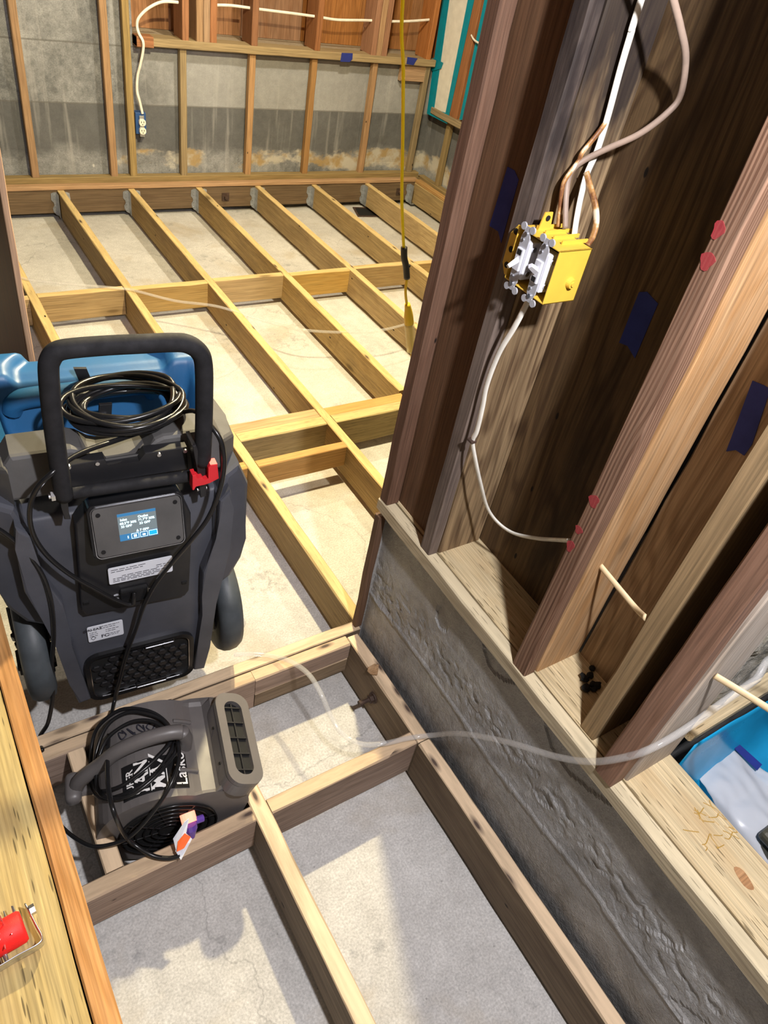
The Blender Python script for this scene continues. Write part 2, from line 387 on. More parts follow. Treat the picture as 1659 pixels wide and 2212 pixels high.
M['fan_grey'] = worn('warm_grey_blower_plastic', (0.125, 0.115, 0.112), 0.42, 0.12, 12, 0.12, 0.5)
M['fan_white'] = plain('white_print', (0.80, 0.79, 0.77), 0.5)
M['plug'] = plain('violet_clear_plug', (0.20, 0.10, 0.55), 0.25, trans=0.35)
M['plug_lit'] = plain('lit_plug_face', (0.8, 0.35, 0.25), 0.3, emit=(1.0, 0.30, 0.18), es=1.6)
M['tag_orange'] = plain('orange_tag_print', (0.85, 0.14, 0.03), 0.5)
M['tube_clear'] = plain('clear_vinyl_tube', (0.72, 0.72, 0.70), 0.10, alpha=0.24, spec=0.7)
M['nm_white'] = worn('white_cable_jacket', (0.74, 0.71, 0.63), 0.4, 0.12, 30, 0.05)
M['nm_cream'] = worn('cream_cable_jacket', (0.72, 0.56, 0.33), 0.45, 0.15, 30, 0.05)
def burnt():
    k = NT('scorched_cable_jacket')
    g = k.n('ShaderNodeNewGeometry').outputs['Position']
    n = k.noise(g, 26, 4, 0.6)
    k.l(k.ramp(n.outputs[0], [(0.36, (0.16, 0.06, 0.02)), (0.47, (0.42, 0.22, 0.07)), (0.56, (0.66, 0.57, 0.42))]), k.b.inputs['Base Color'])
    k.b.inputs['Roughness'].default_value = 0.5
    return k.m
M['nm_burnt'] = burnt()
M['nm_brown'] = worn('brown_grey_cable_jacket', (0.30, 0.22, 0.17), 0.5, 0.3, 18, 0.1)
M['yellow_box'] = worn('yellow_box_plastic', (0.74, 0.47, 0.06), 0.4, 0.06, 30, 0.05)
M['switch_grey'] = plain('light_grey_switch', (0.62, 0.63, 0.68), 0.35)
M['tape_blue'] = worn('dark_blue_tape', (0.015, 0.028, 0.20), 0.6, 0.15, 20, 0.1)
M['tape_teal'] = worn('teal_tape', (0.0, 0.20, 0.28), 0.5, 0.12, 20, 0.1)
M['plastic_white'] = worn('white_plastic_sheet', (0.62, 0.60, 0.54), 0.35, 0.1, 20, 0.3)
M['tarp'] = worn('bright_blue_tarp', (0.01, 0.30, 0.58), 0.3, 0.15, 8, 0.1, 0.6)
M['poly'] = plain('milky_poly_sheet', (0.70, 0.72, 0.76), 0.22, alpha=0.55, spec=0.6)
M['bin'] = plain('olive_bin_plastic', (0.07, 0.065, 0.045), 0.45)
M['cord_yellow'] = plain('yellow_cord_jacket', (0.88, 0.72, 0.0), 0.35)
M['lamp_yellow'] = plain('yellow_lamp_plastic', (0.78, 0.55, 0.03), 0.4)
M['lamp_clear'] = plain('clear_lamp_cover', (0.75, 0.72, 0.45), 0.12, alpha=0.45, spec=0.6)
M['galv'] = worn('galvanised_steel', (0.50, 0.53, 0.57), 0.38, 0.2, 40, 0.1)
M['galv'].node_tree.nodes['Principled BSDF'].inputs['Metallic'].default_value = 0.8
M['switch_metal'] = plain('switch_strap_metal', (0.55, 0.56, 0.60), 0.4, 0.35)
M['rust'] = worn('rusty_iron', (0.06, 0.035, 0.025), 0.7, 0.4, 60, 0.4)
M['dark'] = plain('dark_hollow', (0.006, 0.006, 0.006), 0.8)
M['outlet_ivory'] = plain('ivory_outlet', (0.78, 0.74, 0.64), 0.4)
M['outlet_blue'] = plain('blue_outlet_box', (0.02, 0.07, 0.22), 0.5)
M['green_ring'] = plain('green_fitting', (0.0, 0.16, 0.09), 0.4)
M['white_fit'] = plain('white_fitting', (0.75, 0.75, 0.77), 0.35)
M['red_paint'] = plain('red_marker_paint', (0.40, 0.04, 0.05), 0.7, alpha=0.6)
M['roller_red'] = worn('red_roller_sleeve', (0.85, 0.015, 0.012), 0.55, 0.12, 50, 0.4)
M['bulb'] = plain('lamp_bulb', (0.9, 0.9, 0.85), 0.3, emit=(1, 0.9, 0.7), es=2)

# ------------------------------------------------------------------ object helpers
def wmat(o):
    m = o.matrix_basis.copy()
    if o.parent:
        m = wmat(o.parent) @ o.matrix_parent_inverse @ m
    return m
def setpar(o, p):
    if p is not None:
        o.parent = p
        o.matrix_parent_inverse = wmat(p).inverted()
def link(name, me, mat, parent=None, mw=None, smooth=False):
    o = bpy.data.objects.new(name, me)
    COL.objects.link(o)
    if mat is not None and not me.materials: me.materials.append(mat)
    if smooth:
        for pl in me.polygons: pl.use_smooth = True
    if mw is not None: o.matrix_basis = mw
    setpar(o, parent)
    return o
def tag(o, label=None, cat=None, group=None, kind=None):
    if label: o['label'] = label
    if cat: o['category'] = cat
    if group: o['group'] = group
    if kind: o['kind'] = kind
    return o
def empty(name, loc, label=None, cat=None, group=None, kind=None, rz=0):
    o = bpy.data.objects.new(name, None)
    COL.objects.link(o)
    o.location = loc
    o.rotation_euler = (0, 0, rz)
    o.empty_display_size = 0.05
    return tag(o, label, cat, group, kind)
def recentre(me):
    """shift mesh so its origin is the bottom centre; returns the offset"""
    vs = [v.co for v in me.vertices]
    lo = Vector([min(v[i] for v in vs) for i in range(3)])
    hi = Vector([max(v[i] for v in vs) for i in range(3)])
    c = Vector(((lo.x + hi.x) / 2, (lo.y + hi.y) / 2, lo.z))
    me.transform(Matrix.Translation(-c))
    return c
def mesh_obj(name, bm, mat, parent=None, smooth=False, mw=None):
    """bm in world coordinates (or in frame mw)"""
    bmesh.ops.recalc_face_normals(bm, faces=bm.faces)
    me = bpy.data.meshes.new(name)
    bm.to_mesh(me); bm.free()
    c = recentre(me)
    T = Matrix.Translation(c)
    if mw is not None: T = mw @ T
    return link(name, me, mat, parent, T, smooth)

def lumber(name, p0, p1, wy, hz, mat, parent=None, up=(0, 0, 1), rough=1.0, seed=None, cham=0.0022):
    """board from p0 to p1 (centre line); section wy across, hz along `up`"""
    p0 = Vector(p0); p1 = Vector(p1)
    X = (p1 - p0); L = X.length; X.normalize()
    Z = Vector(up); Z = (Z - X * Z.dot(X)).normalized()
    Y = Z.cross(X)
    rnd = random.Random(seed if seed is not None else hash((round(p0.x, 3), round(p0.y, 3), round(p0.z, 3), round(L, 3))) & 0xffff)
    n = max(2, min(40, int(L / 0.09)))
    bm = bmesh.new()
    rings = []
    for i in range(n + 1):
        x = -L / 2 + L * i / n
        dy = rnd.uniform(-1, 1) * 0.0007 * rough; dz = rnd.uniform(-1, 1) * 0.0005 * rough
        ring = []
        a, b = wy / 2, hz / 2
        cs = [cham * (1 + rough * 0.9 * (rnd.random() ** 3) * 1.6) for _ in range(4)]
        for (sy, sz, c, first) in ((1, 1, cs[0], 0), (-1, 1, cs[1], 1), (-1, -1, cs[2], 0), (1, -1, cs[3], 1)):
            q = [(sy * a, sz * (b - c)), (sy * (a - c), sz * b)]
            if first: q.reverse()
            for (yy, zz) in q:
                ring.append(bm.verts.new((x, yy + dy, zz + dz)))
        rings.append(ring)
    for i in range(n):
        for j in range(8):
            bm.faces.new((rings[i][j], rings[i][(j + 1) % 8], rings[i + 1][(j + 1) % 8], rings[i + 1][j]))
    bm.faces.new(rings[0]); bm.faces.new(list(reversed(rings[-1])))
    bmesh.ops.recalc_face_normals(bm, faces=bm.faces)
    me = bpy.data.meshes.new(name)
    bm.to_mesh(me); bm.free()
    mw = Matrix((X, Y, Z)).transposed().to_4x4()
    mw.translation = (p0 + p1) / 2
    return link(name, me, mat, parent, mw)
def bd(name, x0, x1, y0, y1, z0, z1, ax, mat, parent=None, **kw):
    cx, cy, cz = (x0 + x1) / 2, (y0 + y1) / 2, (z0 + z1) / 2
    if ax == 'x': return lumber(name, (x0, cy, cz), (x1, cy, cz), y1 - y0, z1 - z0, mat, parent, (0, 0, 1), **kw)
    if ax == 'y': return lumber(name, (cx, y0, cz), (cx, y1, cz), x1 - x0, z1 - z0, mat, parent, (0, 0, 1), **kw)
    return lumber(name, (cx, cy, z0), (cx, cy, z1), y1 - y0, x1 - x0, mat, parent, (1, 0, 0), **kw)

def bbox(bm, x0, x1, y0, y1, z0, z1, bev=0.0, seg=2):
    t = bmesh.new()
    bmesh.ops.create_cube(t, size=1)
    bmesh.ops.transform(t, matrix=Matrix.Translation(((x0 + x1) / 2, (y0 + y1) / 2, (z0 + z1) / 2)) @ Matrix.Diagonal((x1 - x0, y1 - y0, z1 - z0, 1)), verts=t.verts)
    if bev: bmesh.ops.bevel(t, geom=t.edges[:], offset=bev, segments=seg, affect='EDGES', profile=0.5)
    merge(bm, t)
def merge(bm, t, mw=None):
    me = bpy.data.meshes.new('tmp')
    t.to_mesh(me); t.free()
    if mw is not None: me.transform(mw)
    bm.from_mesh(me)
    bpy.data.meshes.remove(me)
def box_obj(name, x0, x1, y0, y1, z0, z1, mat, parent=None, bev=0.002, mw=None):
    bm = bmesh.new()
    bbox(bm, x0, x1, y0, y1, z0, z1, bev)
    return mesh_obj(name, bm, mat, parent, mw=mw)

def spline(pts, per=8):
    pts = [Vector(p) for p in pts]
    out = []
    n = len(pts)
    for i in range(n - 1):
        p0 = pts[max(i - 1, 0)]; p1 = pts[i]; p2 = pts[i + 1]; p3 = pts[min(i + 2, n - 1)]
        for k in range(per):
            t = k / per
            out.append(0.5 * ((2 * p1) + (p2 - p0) * t + (2 * p0 - 5 * p1 + 4 * p2 - p3) * t * t + (3 * p1 - p0 - 3 * p2 + p3) * t ** 3))
    out.append(pts[-1])
    return out
def sweep(bm, pts, r, sides=10, ry=None, up0=None, radii=None, caps=True):
    ry = ry or r
    n = len(pts)
    T = []
    for i in range(n):
        t = (pts[min(i + 1, n - 1)] - pts[max(i - 1, 0)])
        T.append(t.normalized() if t.length > 1e-9 else Vector((0, 0, 1)))
    u = Vector(up0) if up0 else (Vector((0, 0, 1)) if abs(T[0].z) < 0.9 else Vector((1, 0, 0)))
    u = (u - T[0] * u.dot(T[0])).normalized()
    rings = []
    for i in range(n):
        u = (u - T[i] * u.dot(T[i])).normalized()
        v = T[i].cross(u)
        k = radii[i] if radii else 1.0
        rings.append([bm.verts.new(pts[i] + u * (math.cos(2 * PI * j / sides) * r * k) + v * (math.sin(2 * PI * j / sides) * ry * k)) for j in range(sides)])
    for i in range(n - 1):
        for j in range(sides):
            bm.faces.new((rings[i][j], rings[i][(j + 1) % sides], rings[i + 1][(j + 1) % sides], rings[i + 1][j]))
    if caps:
        bm.faces.new(rings[0]); bm.faces.new(list(reversed(rings[-1])))
def tube(name, pts, r, mat, parent=None, per=8, sides=10, ry=None, up0=None, mw=None, smooth_path=True, radii=None):
    bm = bmesh.new()
    p = spline(pts, per) if smooth_path else [Vector(q) for q in pts]
    sweep(bm, p, r, sides, ry, up0, radii)
    return mesh_obj(name, bm, mat, parent, smooth=True, mw=mw)
def cyl(bm, p0, p1, r, sides=16, r2=None):
    p0 = Vector(p0); p1 = Vector(p1)
    sweep(bm, [p0, p1], r, sides, radii=[1.0, (r2 / r) if r2 is not None else 1.0])
def lathe(bm, prof, mw, sides=32, close=False):
    """prof: (axial, radius) pairs about local x"""
    rings = []
    for (a, r) in prof:
        rings.append([bm.verts.new(mw @ Vector((a, r * math.cos(2 * PI * j / sides), r * math.sin(2 * PI * j / sides)))) for j in range(sides)])
    for i in range(len(rings) - 1):
        for j in range(sides):
            bm.faces.new((rings[i][j], rings[i][(j + 1) % sides], rings[i + 1][(j + 1) % sides], rings[i + 1][j]))
    if not close:
        bm.faces.new(rings[0]); bm.faces.new(list(reversed(rings[-1])))
def rrect(w, h, r, seg=5):
    pts = []
    for (sx, sy, a0) in ((1, 1, 0), (-1, 1, 90), (-1, -1, 180), (1, -1, 270)):
        for i in range(seg + 1):
            a = math.radians(a0 + 90 * i / seg)
            pts.append((sx * (w / 2 - r) + r * math.cos(a), sy * (h / 2 - r) + r * math.sin(a)))
    return pts
def prism(bm, outline, axis_map, d0, d1, bev=0.0):
    """outline 2D -> extruded between depths d0,d1; axis_map(u,v,d)->Vector"""
    t = bmesh.new()
    a = [t.verts.new(axis_map(u, v, d0)) for u, v in outline]
    b = [t.verts.new(axis_map(u, v, d1)) for u, v in outline]
    n = len(a)
    fa = t.faces.new(a); fb = t.faces.new(list(reversed(b)))
    for i in range(n):
        t.faces.new((a[i], b[i], b[(i + 1) % n], a[(i + 1) % n]))
    if bev:
        ed = [e for e in t.edges if len(e.link_faces) == 2 and (fa in e.link_faces or fb in e.link_faces)]
        bmesh.ops.bevel(t, geom=ed, offset=bev, segments=2, affect='EDGES', profile=0.5)
    bmesh.ops.recalc_face_normals(t, faces=t.faces)
    merge(bm, t)
def frame_prism(bm, outer, inner, amap, d0, d1):
    t = bmesh.new()
    n = len(outer)
    L = []
    for pts in (outer, inner):
        L.append([[t.verts.new(amap(u, v, d)) for u, v in pts] for d in (d0, d1)])
    for i in range(n):
        j = (i + 1) % n
        t.faces.new((L[0][0][i], L[0][0][j], L[0][1][j], L[0][1][i]))
        t.faces.new((L[1][0][i], L[1][1][i], L[1][1][j], L[1][0][j]))
        for s in (0, 1):
            t.faces.new((L[0][s][i], L[1][s][i], L[1][s][j], L[0][s][j]))
    bmesh.ops.recalc_face_normals(t, faces=t.faces)
    merge(bm, t)
def text_mesh(body, size, align='CENTER', bold=0.0, extrude=0.0):
    cu = bpy.data.curves.new('txt', 'FONT')
    cu.body = body; cu.size = size; cu.align_x = align; cu.align_y = 'CENTER'
    cu.offset = bold; cu.extrude = extrude; cu.resolution_u = 3
    o = bpy.data.objects.new('txt', cu)
    COL.objects.link(o)
    dg = bpy.context.evaluated_depsgraph_get()
    me = bpy.data.meshes.new_from_object(o.evaluated_get(dg))
    bpy.data.objects.remove(o); bpy.data.curves.remove(cu)
    return me
def text_obj(name, body, size, mw, mat, parent, align='CENTER', bold=0.0):
    me = text_mesh(body, size, align, bold)
    me.materials.clear()
    return link(name, me, mat, parent, mw)
def sheet(name, fn, nu, nv, mat, parent=None, thick=0.0015, smooth=True):
    bm = bmesh.new()
    g = [[bm.verts.new(fn(i / nu, j / nv)) for j in range(nv + 1)] for i in range(nu + 1)]
    for i in range(nu):
        for j in range(nv):
            bm.faces.new((g[i][j], g[i + 1][j], g[i + 1][j + 1], g[i][j + 1]))
    bmesh.ops.recalc_face_normals(bm, faces=bm.faces)
    if thick: bmesh.ops.solidify(bm, geom=bm.faces[:], thickness=thick)
    return mesh_obj(name, bm, mat, parent, smooth=smooth)
def nz(x, y, z=0.0): return noise.noise(Vector((x, y, z)))

# ================================================================== SETTING
def shell(name, x0, x1, y0, y1, z0, z1, mat):
    o = box_obj(name, x0, x1, y0, y1, z0, z1, mat, bev=0)
    return tag(o, kind='structure')
ZJ = 0.16                     # top of the floor framing
HT = 2.45                     # ceiling
WB = 4.57                     # concrete face of the back wall
XR = 3.455                    # concrete face of the far right wall
def zp(y): return 0.612 + 0.027 * (y + 0.11)      # top of the plate on the right stem wall

floor = shell('floor', -1.6, 3.7, -1.6, 4.95, -0.12, 0.0, M['slab'])
ceiling = shell('ceiling', -1.6, 3.7, -1.6, 4.95, HT, HT + 0.06, M['ceil'])

# back wall: concrete to a ledge, open framing above it
bm = bmesh.new()
NX, NZ = 110, 56
def bw_y(x, z):
    d = 0.006 * nz(x * 2.1, z * 2.1) + 0.003 * nz(x * 9, z * 9, 3)
    if 0.24 < z < 0.42: d += 0.010 * max(0, nz(x * 4, z * 6, 8))
    return WB + d
g = []
for i in range(NX + 1):
    x = -1.6 + 5.3 * i / NX
    g.append([bm.verts.new((x, bw_y(x, HT * j / NZ), HT * j / NZ)) for j in range(NZ + 1)])
for i in range(NX):
    for j in range(NZ):
        # open above the ledge to the right of the tall furring
        xm = -1.6 + 5.3 * (i + 0.5) / NX; zm = HT * (j + 0.5) / NZ
        if xm > 1.37 and zm > 0.885: continue
        bm.faces.new((g[i][j], g[i + 1][j], g[i + 1][j + 1], g[i][j + 1]))
bmesh.ops.delete(bm, geom=[v for v in bm.verts if not v.link_faces], context='VERTS')
bk = bmesh.ops.extrude_face_region(bm, geom=bm.faces[:])
for v_ in bk['geom']:
    if isinstance(v_, bmesh.types.BMVert): v_.co.y = WB + 0.19
wall_back = tag(mesh_obj('wall_back', bm, M['backwall'], smooth=False), kind='structure')
box_obj('ledge_top', 1.37, 3.5, WB + 0.03, 4.80, 0.84, 0.918, M['ledge'], wall_back, 0)
# sheathing boards behind the upper studs
xs = [1.37, 1.72, 2.10, 2.50, 2.92, 3.30, 3.7]
for a, b in zip(xs[:-1], xs[1:]):
    bd('sheathing_board', a + 0.001, b - 0.001, 4.78, 4.80, 0.92, HT, 'z', M['far_panel'], wall_back)

# sill, strip and furring on the back wall
bd('sill_plate', -0.6, 3.40, 4.508, 4.562, 0.162, 0.213, 'x', M['far_olive'], wall_back)
bd('nailing_strip', -0.6, 3.37, 4.462, 4.508, 0.161, 0.183, 'x', M['far_stud'], wall_back)
for x, mt in ((0.80, 'far_stud'), (1.229, 'far_stud'), (1.342, 'far_olive')):
    bd('furring_stud', x - 0.019, x + 0.019, 4.517, 4.555, 0.213, HT, 'z', M[mt], wall_back)
for x, mt in ((1.648, 'far_olive'), (2.066, 'far_stud'), (2.474, 'far_stud'), (2.912, 'far_stud'), (3.325, 'far_olive')):
    bd('furring_stud', x - 0.019, x + 0.019, 4.517, 4.555, 0.213, 0.885, 'z', M[mt], wall_back)
bd('ledge_plate', 1.385, 3.36, 4.495, 4.60, 0.887, 0.928, 'x', M['far_olive'], wall_back)
bd('plate_end_block', 1.385, 1.475, 4.488, 4.56, 0.882, 0.934, 'x', M['far_red'], wall_back)
bd('nailer_block', 3.12, 3.32, 4.52, 4.555, 0.79, 0.885, 'x', M['far_stud'], wall_back)
for x, mt in ((1.657, 'far_red'), (1.737, 'far_stud'), (1.777, 'far_stud'), (1.817, 'far_red'), (2.064, 'far_red'), (2.474, 'far_red'),
              (2.873, 'far_red'), (2.913, 'far_stud'), (2.953, 'far_red'), (3.30, 'far_red')):
    bd('upper_stud', x - 0.019, x + 0.019, 4.50, 4.64, 0.928, HT, 'z', M[mt], wall_back)

# far right wall
wall_right_far = shell('wall_right_far', XR, XR + 0.2, 1.1, 4.95, 0, 0.62, M['backwall'])
bd('wall_sill', XR - 0.09, XR + 0.1, 1.1, 4.46, 0.62, 0.66, 'y', M['far_olive'], wall_right_far)
bd('sill_plate', XR - 0.06, XR - 0.01, 1.1, 4.50, 0.162, 0.20, 'y', M['far_olive'], wall_right_far)
bd('nailing_strip', 3.345, 3.39, 1.1, 4.455, 0.161, 0.183, 'y', M['orange'], wall_right_far)
for y in (4.29, 3.88, 3.47):
    bd('furring_stud', XR - 0.05, XR - 0.012, y - 0.019, y + 0.019, 0.20, 0.62, 'z', M['far_olive'], wall_right_far)
bd('window_post', XR - 0.075, XR + 0.06, 4.185, 4.345, 0.66, HT, 'z', M['far_red'], wall_right_far)
for y in (4.62, 4.06, 3.66, 3.26):
    bd('upper_stud', XR - 0.03, XR + 0.1, y - 0.019, y + 0.019, 0.66, HT, 'z', M['far_red'], wall_right_far)
bd('sheathing_board', XR + 0.1, XR + 0.13, 1.1, 4.9, 0.64, HT, 'y', M['far_panel'], wall_right_far)

# closing walls round the room (out of the frame)
shell('wall_front', -1.6, 3.7, -1.72, -1.6, 0, HT, M['shell'])
shell('wall_left', -1.72, -1.6, -1.6, 4.95, 0, HT, M['shell'])
shell('wall_outer', 2.45, 2.55, -1.6, 1.1, 0, HT, M['shell'])
shell('wall_partition', 1.12, 3.7, 1.10, 1.20, 0, HT, M['shell'])

# brown panel standing behind the dehumidifier
xp, yp = 0.240, 1.79
pan = empty('wall_panel', (xp, 2.3, 0), kind='structure')
pan.name = 'wall_left_partition'
bd('brown_panel', xp, xp + 0.012, yp + 0.012, 3.05, 0.0, HT, 'z', M['brown_panel'], pan)
bd('panel_edge_strip', xp, xp + 0.014, yp, yp + 0.012, 0.0, HT, 'z', M['panel_edge'], pan, cham=0.001)

# ---- right stem wall with its framing
bm = bmesh.new()
Y0, Y1 = -1.0, 1.055
NYv, NZv = 330, 110
def sm(a, b, x):
    t = max(0.0, min(1.0, (x - a) / (b - a)))
    return t * t * (3 - 2 * t)
def stem_x(y, z):
    zt = z / 0.585
    seam = 0.305 + 0.02 * nz(y * 3, 1.1)
    x = 0.899
    x -= 0.004 * nz(y * 5, z * 5, 2) + 0.0015 * nz(y * 22, z * 22, 5)
    if abs(z - seam) < 0.006: x -= 0.003
    if z > seam:
        x += 0.004 * min(1, (z - seam) / 0.04)
        band = math.exp(-((z - seam - 0.07 - 0.06 * nz(y * 2.2, 7.7)) / 0.06) ** 2)
        chip = nz(y * 34, z * 40, 9)
        x += band * (0.0035 * sm(0.05, 0.2, chip) - 0.0035 * max(0, nz(y * 48, z * 52, 4)))
        if nz(y * 7, z * 8, 21) > 0.30: x += 0.004
    else:
        x -= 0.001 * nz(y * 60, z * 4, 6)
    return x
g = []
for i in range(NYv + 1):
    y = Y0 + (Y1 - Y0) * i / NYv
    zt = zp(y) - 0.0405
    g.append([bm.verts.new((stem_x(y, zt * j / NZv), y, zt * j / NZv)) for j in range(NZv + 1)])
for i in range(NYv):
    for j in range(NZv):
        bm.faces.new((g[i][j], g[i][j + 1], g[i + 1][j + 1], g[i + 1][j]))
# back, top, ends
for i in range(NYv):
    pass
def quad(*vs): bm.faces.new([bm.verts.new(v) for v in vs])
zt0, zt1 = zp(Y0) - 0.0405, zp(Y1) - 0.0405
quad((1.042, Y0, 0), (1.042, Y1, 0), (1.042, Y1, zt1), (1.042, Y0, zt0))
quad((0.89, Y0, zt0), (1.042, Y0, zt0), (1.042, Y1, zt1), (0.89, Y1, zt1))
quad((0.89, Y1, 0), (0.89, Y1, zt1), (1.042, Y1, zt1), (1.042, Y1, 0))
quad((0.89, Y0, 0), (1.042, Y0, 0), (1.042, Y0, zt0), (0.89, Y0, zt0))
wall_right = tag(mesh_obj('wall_right', bm, M['stem'], smooth=False), kind='structure')
def plank_y(name, x0, x1, y0, y1, mat, dz0=-0.0385, dz1=0.0):
    return lumber(name, ((x0 + x1) / 2, y0, zp(y0) + (dz0 + dz1) / 2), ((x0 + x1) / 2, y1, zp(y1) + (dz0 + dz1) / 2), x1 - x0, dz1 - dz0, mat, wall_right)
plank_y('strip_plate', 0.878, 0.909, -1.0, 1.077, M['plate_old'])
plank_y('sole_plate', 0.9125, 1.042, -1.0, 1.077, M['plate_pale'], -0.0385, 0.001)
def stud(name, x0, x1, y0, y1, mat, z1=HT):
    return bd(name, x0, x1, y0, y1, zp(y0) + 0.001, z1, 'z', mat, wall_right)
stud('furring_strip', 0.880, 0.916, 1.042, 1.077, M['stud_red'])
stud('corner_post', 0.9185, 1.04, 0.902, 1.077, M['stud_dark'])
stud('furring_strip', 0.883, 0.9115, 0.861, 0.897, M['stud_grey'])
stud('wall_stud', 0.9125, 1.034, 0.858, 0.897, M['stud_gold'])
s3f = stud('furring_strip', 0.880, 0.9115, 0.502, 0.541, M['stud_grain'])
stud('wall_stud', 0.9125, 1.033, 0.498, 0.541, M['stud_orange'])
stud('wall_stud', 0.912, 1.033, 0.329, 0.366, M['stud_tan'])
stud('furring_strip', 0.874, 0.9125, 0.242, 0.282, M['stud_brown'])
stud('wall_stud', 0.9135, 1.040, 0.236, 0.283, M['stud_white'])
stud('wall_stud', 0.9125, 1.040, -0.60, -0.56, M['stud_white'])
for y0, y1 in ((0.541, 0.900), (0.367, 0.497)):
    bd('plywood_sheet', 1.036, 1.05, y0, y1, 0.60, HT, 'z', M['ply' if y0 > .5 else 'backing'], wall_right)
bd('plywood_sheet', 1.041, 1.05, 0.284, 0.366, 0.60, HT, 'z', M['stud_dark'], wall_right)
# board left on the end of the pour
lumber('end_board', (0.887, 1.065, 0.165), (0.887, 1.065, 0.592), 0.022, 0.022, M['stud_dark'], wall_right, up=(1, 0, 0))
# red marker strokes on the striped strip
for (px, py, sx, sz) in ((1283, 1083, .010, .012), (1250, 1145, .008, .008), (1232, 1180, .008, .012), (1551, 497, .008, .012), (1527, 565, .010, .012)):
    c = at((px, py), X=0.8795)
    bm = bmesh.new()
    o = [(sx * math.cos(a) * (1 + .3 * math.sin(3 * a + px)), sz * math.sin(a)) for a in [2 * PI * i / 14 for i in range(14)]]
    prism(bm, o, lambda u, v, d: Vector((0.8796 + d, c.y + u, c.z + v)), -0.0006, 0.0004)
    mesh_obj('marker_stroke', bm, M['red_paint'], s3f)

# glue scribble and a knot on the bare plate
rn = random.Random(9)
gl = bmesh.new()
for k in range(26):
    a = at((1545 + rn.uniform(-42, 48), 1785 + rn.uniform(-42, 42)), Z=0.622)
    zt_ = lambda p: zp(p.y) + 0.0012
    d_ = Vector((rn.uniform(-.03, .03), rn.uniform(-.03, .03), 0))
    pts = [a, a + d_ * .5 + Vector((rn.uniform(-.006, .006), rn.uniform(-.006, .006), 0)), a + d_]
    pts = [Vector((min(1.035, max(.92, p.x)), p.y, zt_(p))) for p in pts]
    sweep(gl, spline(pts, 3), 0.0009, 5)
mesh_obj('glue_scribble', gl, plain('dried_amber_glue', (0.42, 0.26, 0.06), 0.35), wall_right)
kc = at((1607, 1897), Z=0.617)
kb = bmesh.new()
prism(kb, [(0.010 * math.cos(a) * (1 + .2 * math.sin(2 * a)), 0.021 * math.sin(a)) for a in [2 * PI * i / 16 for i in range(16)]], lambda u, v, d: Vector((kc.x + u, kc.y + v, zp(kc.y + v) + 0.001 + d)), 0.0, 0.0006)
mesh_obj('wood_knot', kb, M['left_strip'], wall_right)

# ---- left stem wall
wall_left_stem = shell('wall_left_stem', -0.19, -0.004, -1.0, 1.05, 0.0, 0.596, M['stem'])
bd('strip_plate', -0.0145, 0.0170, -1.0, 1.06, 0.598, 0.634, 'y', M['left_strip'], wall_left_stem)
bd('sole_plate', -0.160, -0.0165, -1.0, 1.06, 0.598, 0.636, 'y', M['left_plate'], wall_left_stem)
c = at((13, 2208), Z=0.637)
bd('wall_stud', c.x - 0.089, c.x, c.y - 0.10, c.y - 0.062, 0.637, HT, 'z', M['stud_orange'], wall_left_stem)

# ================================================================== FLOOR FRAMES
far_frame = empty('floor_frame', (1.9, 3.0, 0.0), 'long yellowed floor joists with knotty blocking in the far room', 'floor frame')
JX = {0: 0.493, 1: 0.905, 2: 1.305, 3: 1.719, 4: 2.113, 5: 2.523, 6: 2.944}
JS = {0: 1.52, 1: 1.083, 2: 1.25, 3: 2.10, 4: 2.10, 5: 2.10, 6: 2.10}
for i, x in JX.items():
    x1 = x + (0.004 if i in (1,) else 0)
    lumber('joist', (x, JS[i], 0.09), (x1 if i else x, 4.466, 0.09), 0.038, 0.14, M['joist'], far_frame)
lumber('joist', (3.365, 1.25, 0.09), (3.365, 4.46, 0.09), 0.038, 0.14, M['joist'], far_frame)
bd('ledger', -0.6, 3.40, 4.468, 4.506, 0.032, 0.159, 'x', M['ledger'], far_frame)
jl = [0.12] + [JX[i] for i in range(7)] + [3.365]
for i in range(len(jl) - 1):
    st = 0.012 * ((i % 2) * 2 - 1) * 0.5
    bd('blocking', jl[i] + 0.0195, jl[i + 1] - 0.0195, 3.226 + st, 3.264 + st, 0.032, 0.159, 'x', M['block'], far_frame)
bd('header', JX[1] + 0.02, JX[2] - 0.0195, 1.985, 2.038, 0.03, 0.159, 'x', M['treated'], far_frame)
bd('header', JX[2] + 0.02, 2.9, 1.980, 2.033, 0.03, 0.159, 'x', M['treated'], far_frame)
bd('backing_strip', JX[1] + 0.02, JX[2] - 0.0195, 2.0395, 2.098, 0.118, 0.156, 'x', M['orange'], far_frame)
bd('backing_strip', JX[2] + 0.02, JX[3] - 0.0195, 2.0345, 2.090, 0.118, 0.156, 'x', M['orange'], far_frame)
bd('header', 0.2, JX[1] - 0.02, 1.985, 2.038, 0.03, 0.159, 'x', M['treated'], far_frame)
bd('blocking', JX[1] + 0.02, JX[2] - 0.0195, 1.826, 1.864, 0.068, 0.160, 'x', M['orange'], far_frame)
bd('blocking', 0.80, JX[1] - 0.02, 1.832, 1.872, 0.03, 0.160, 'x', M['orange'], far_frame)

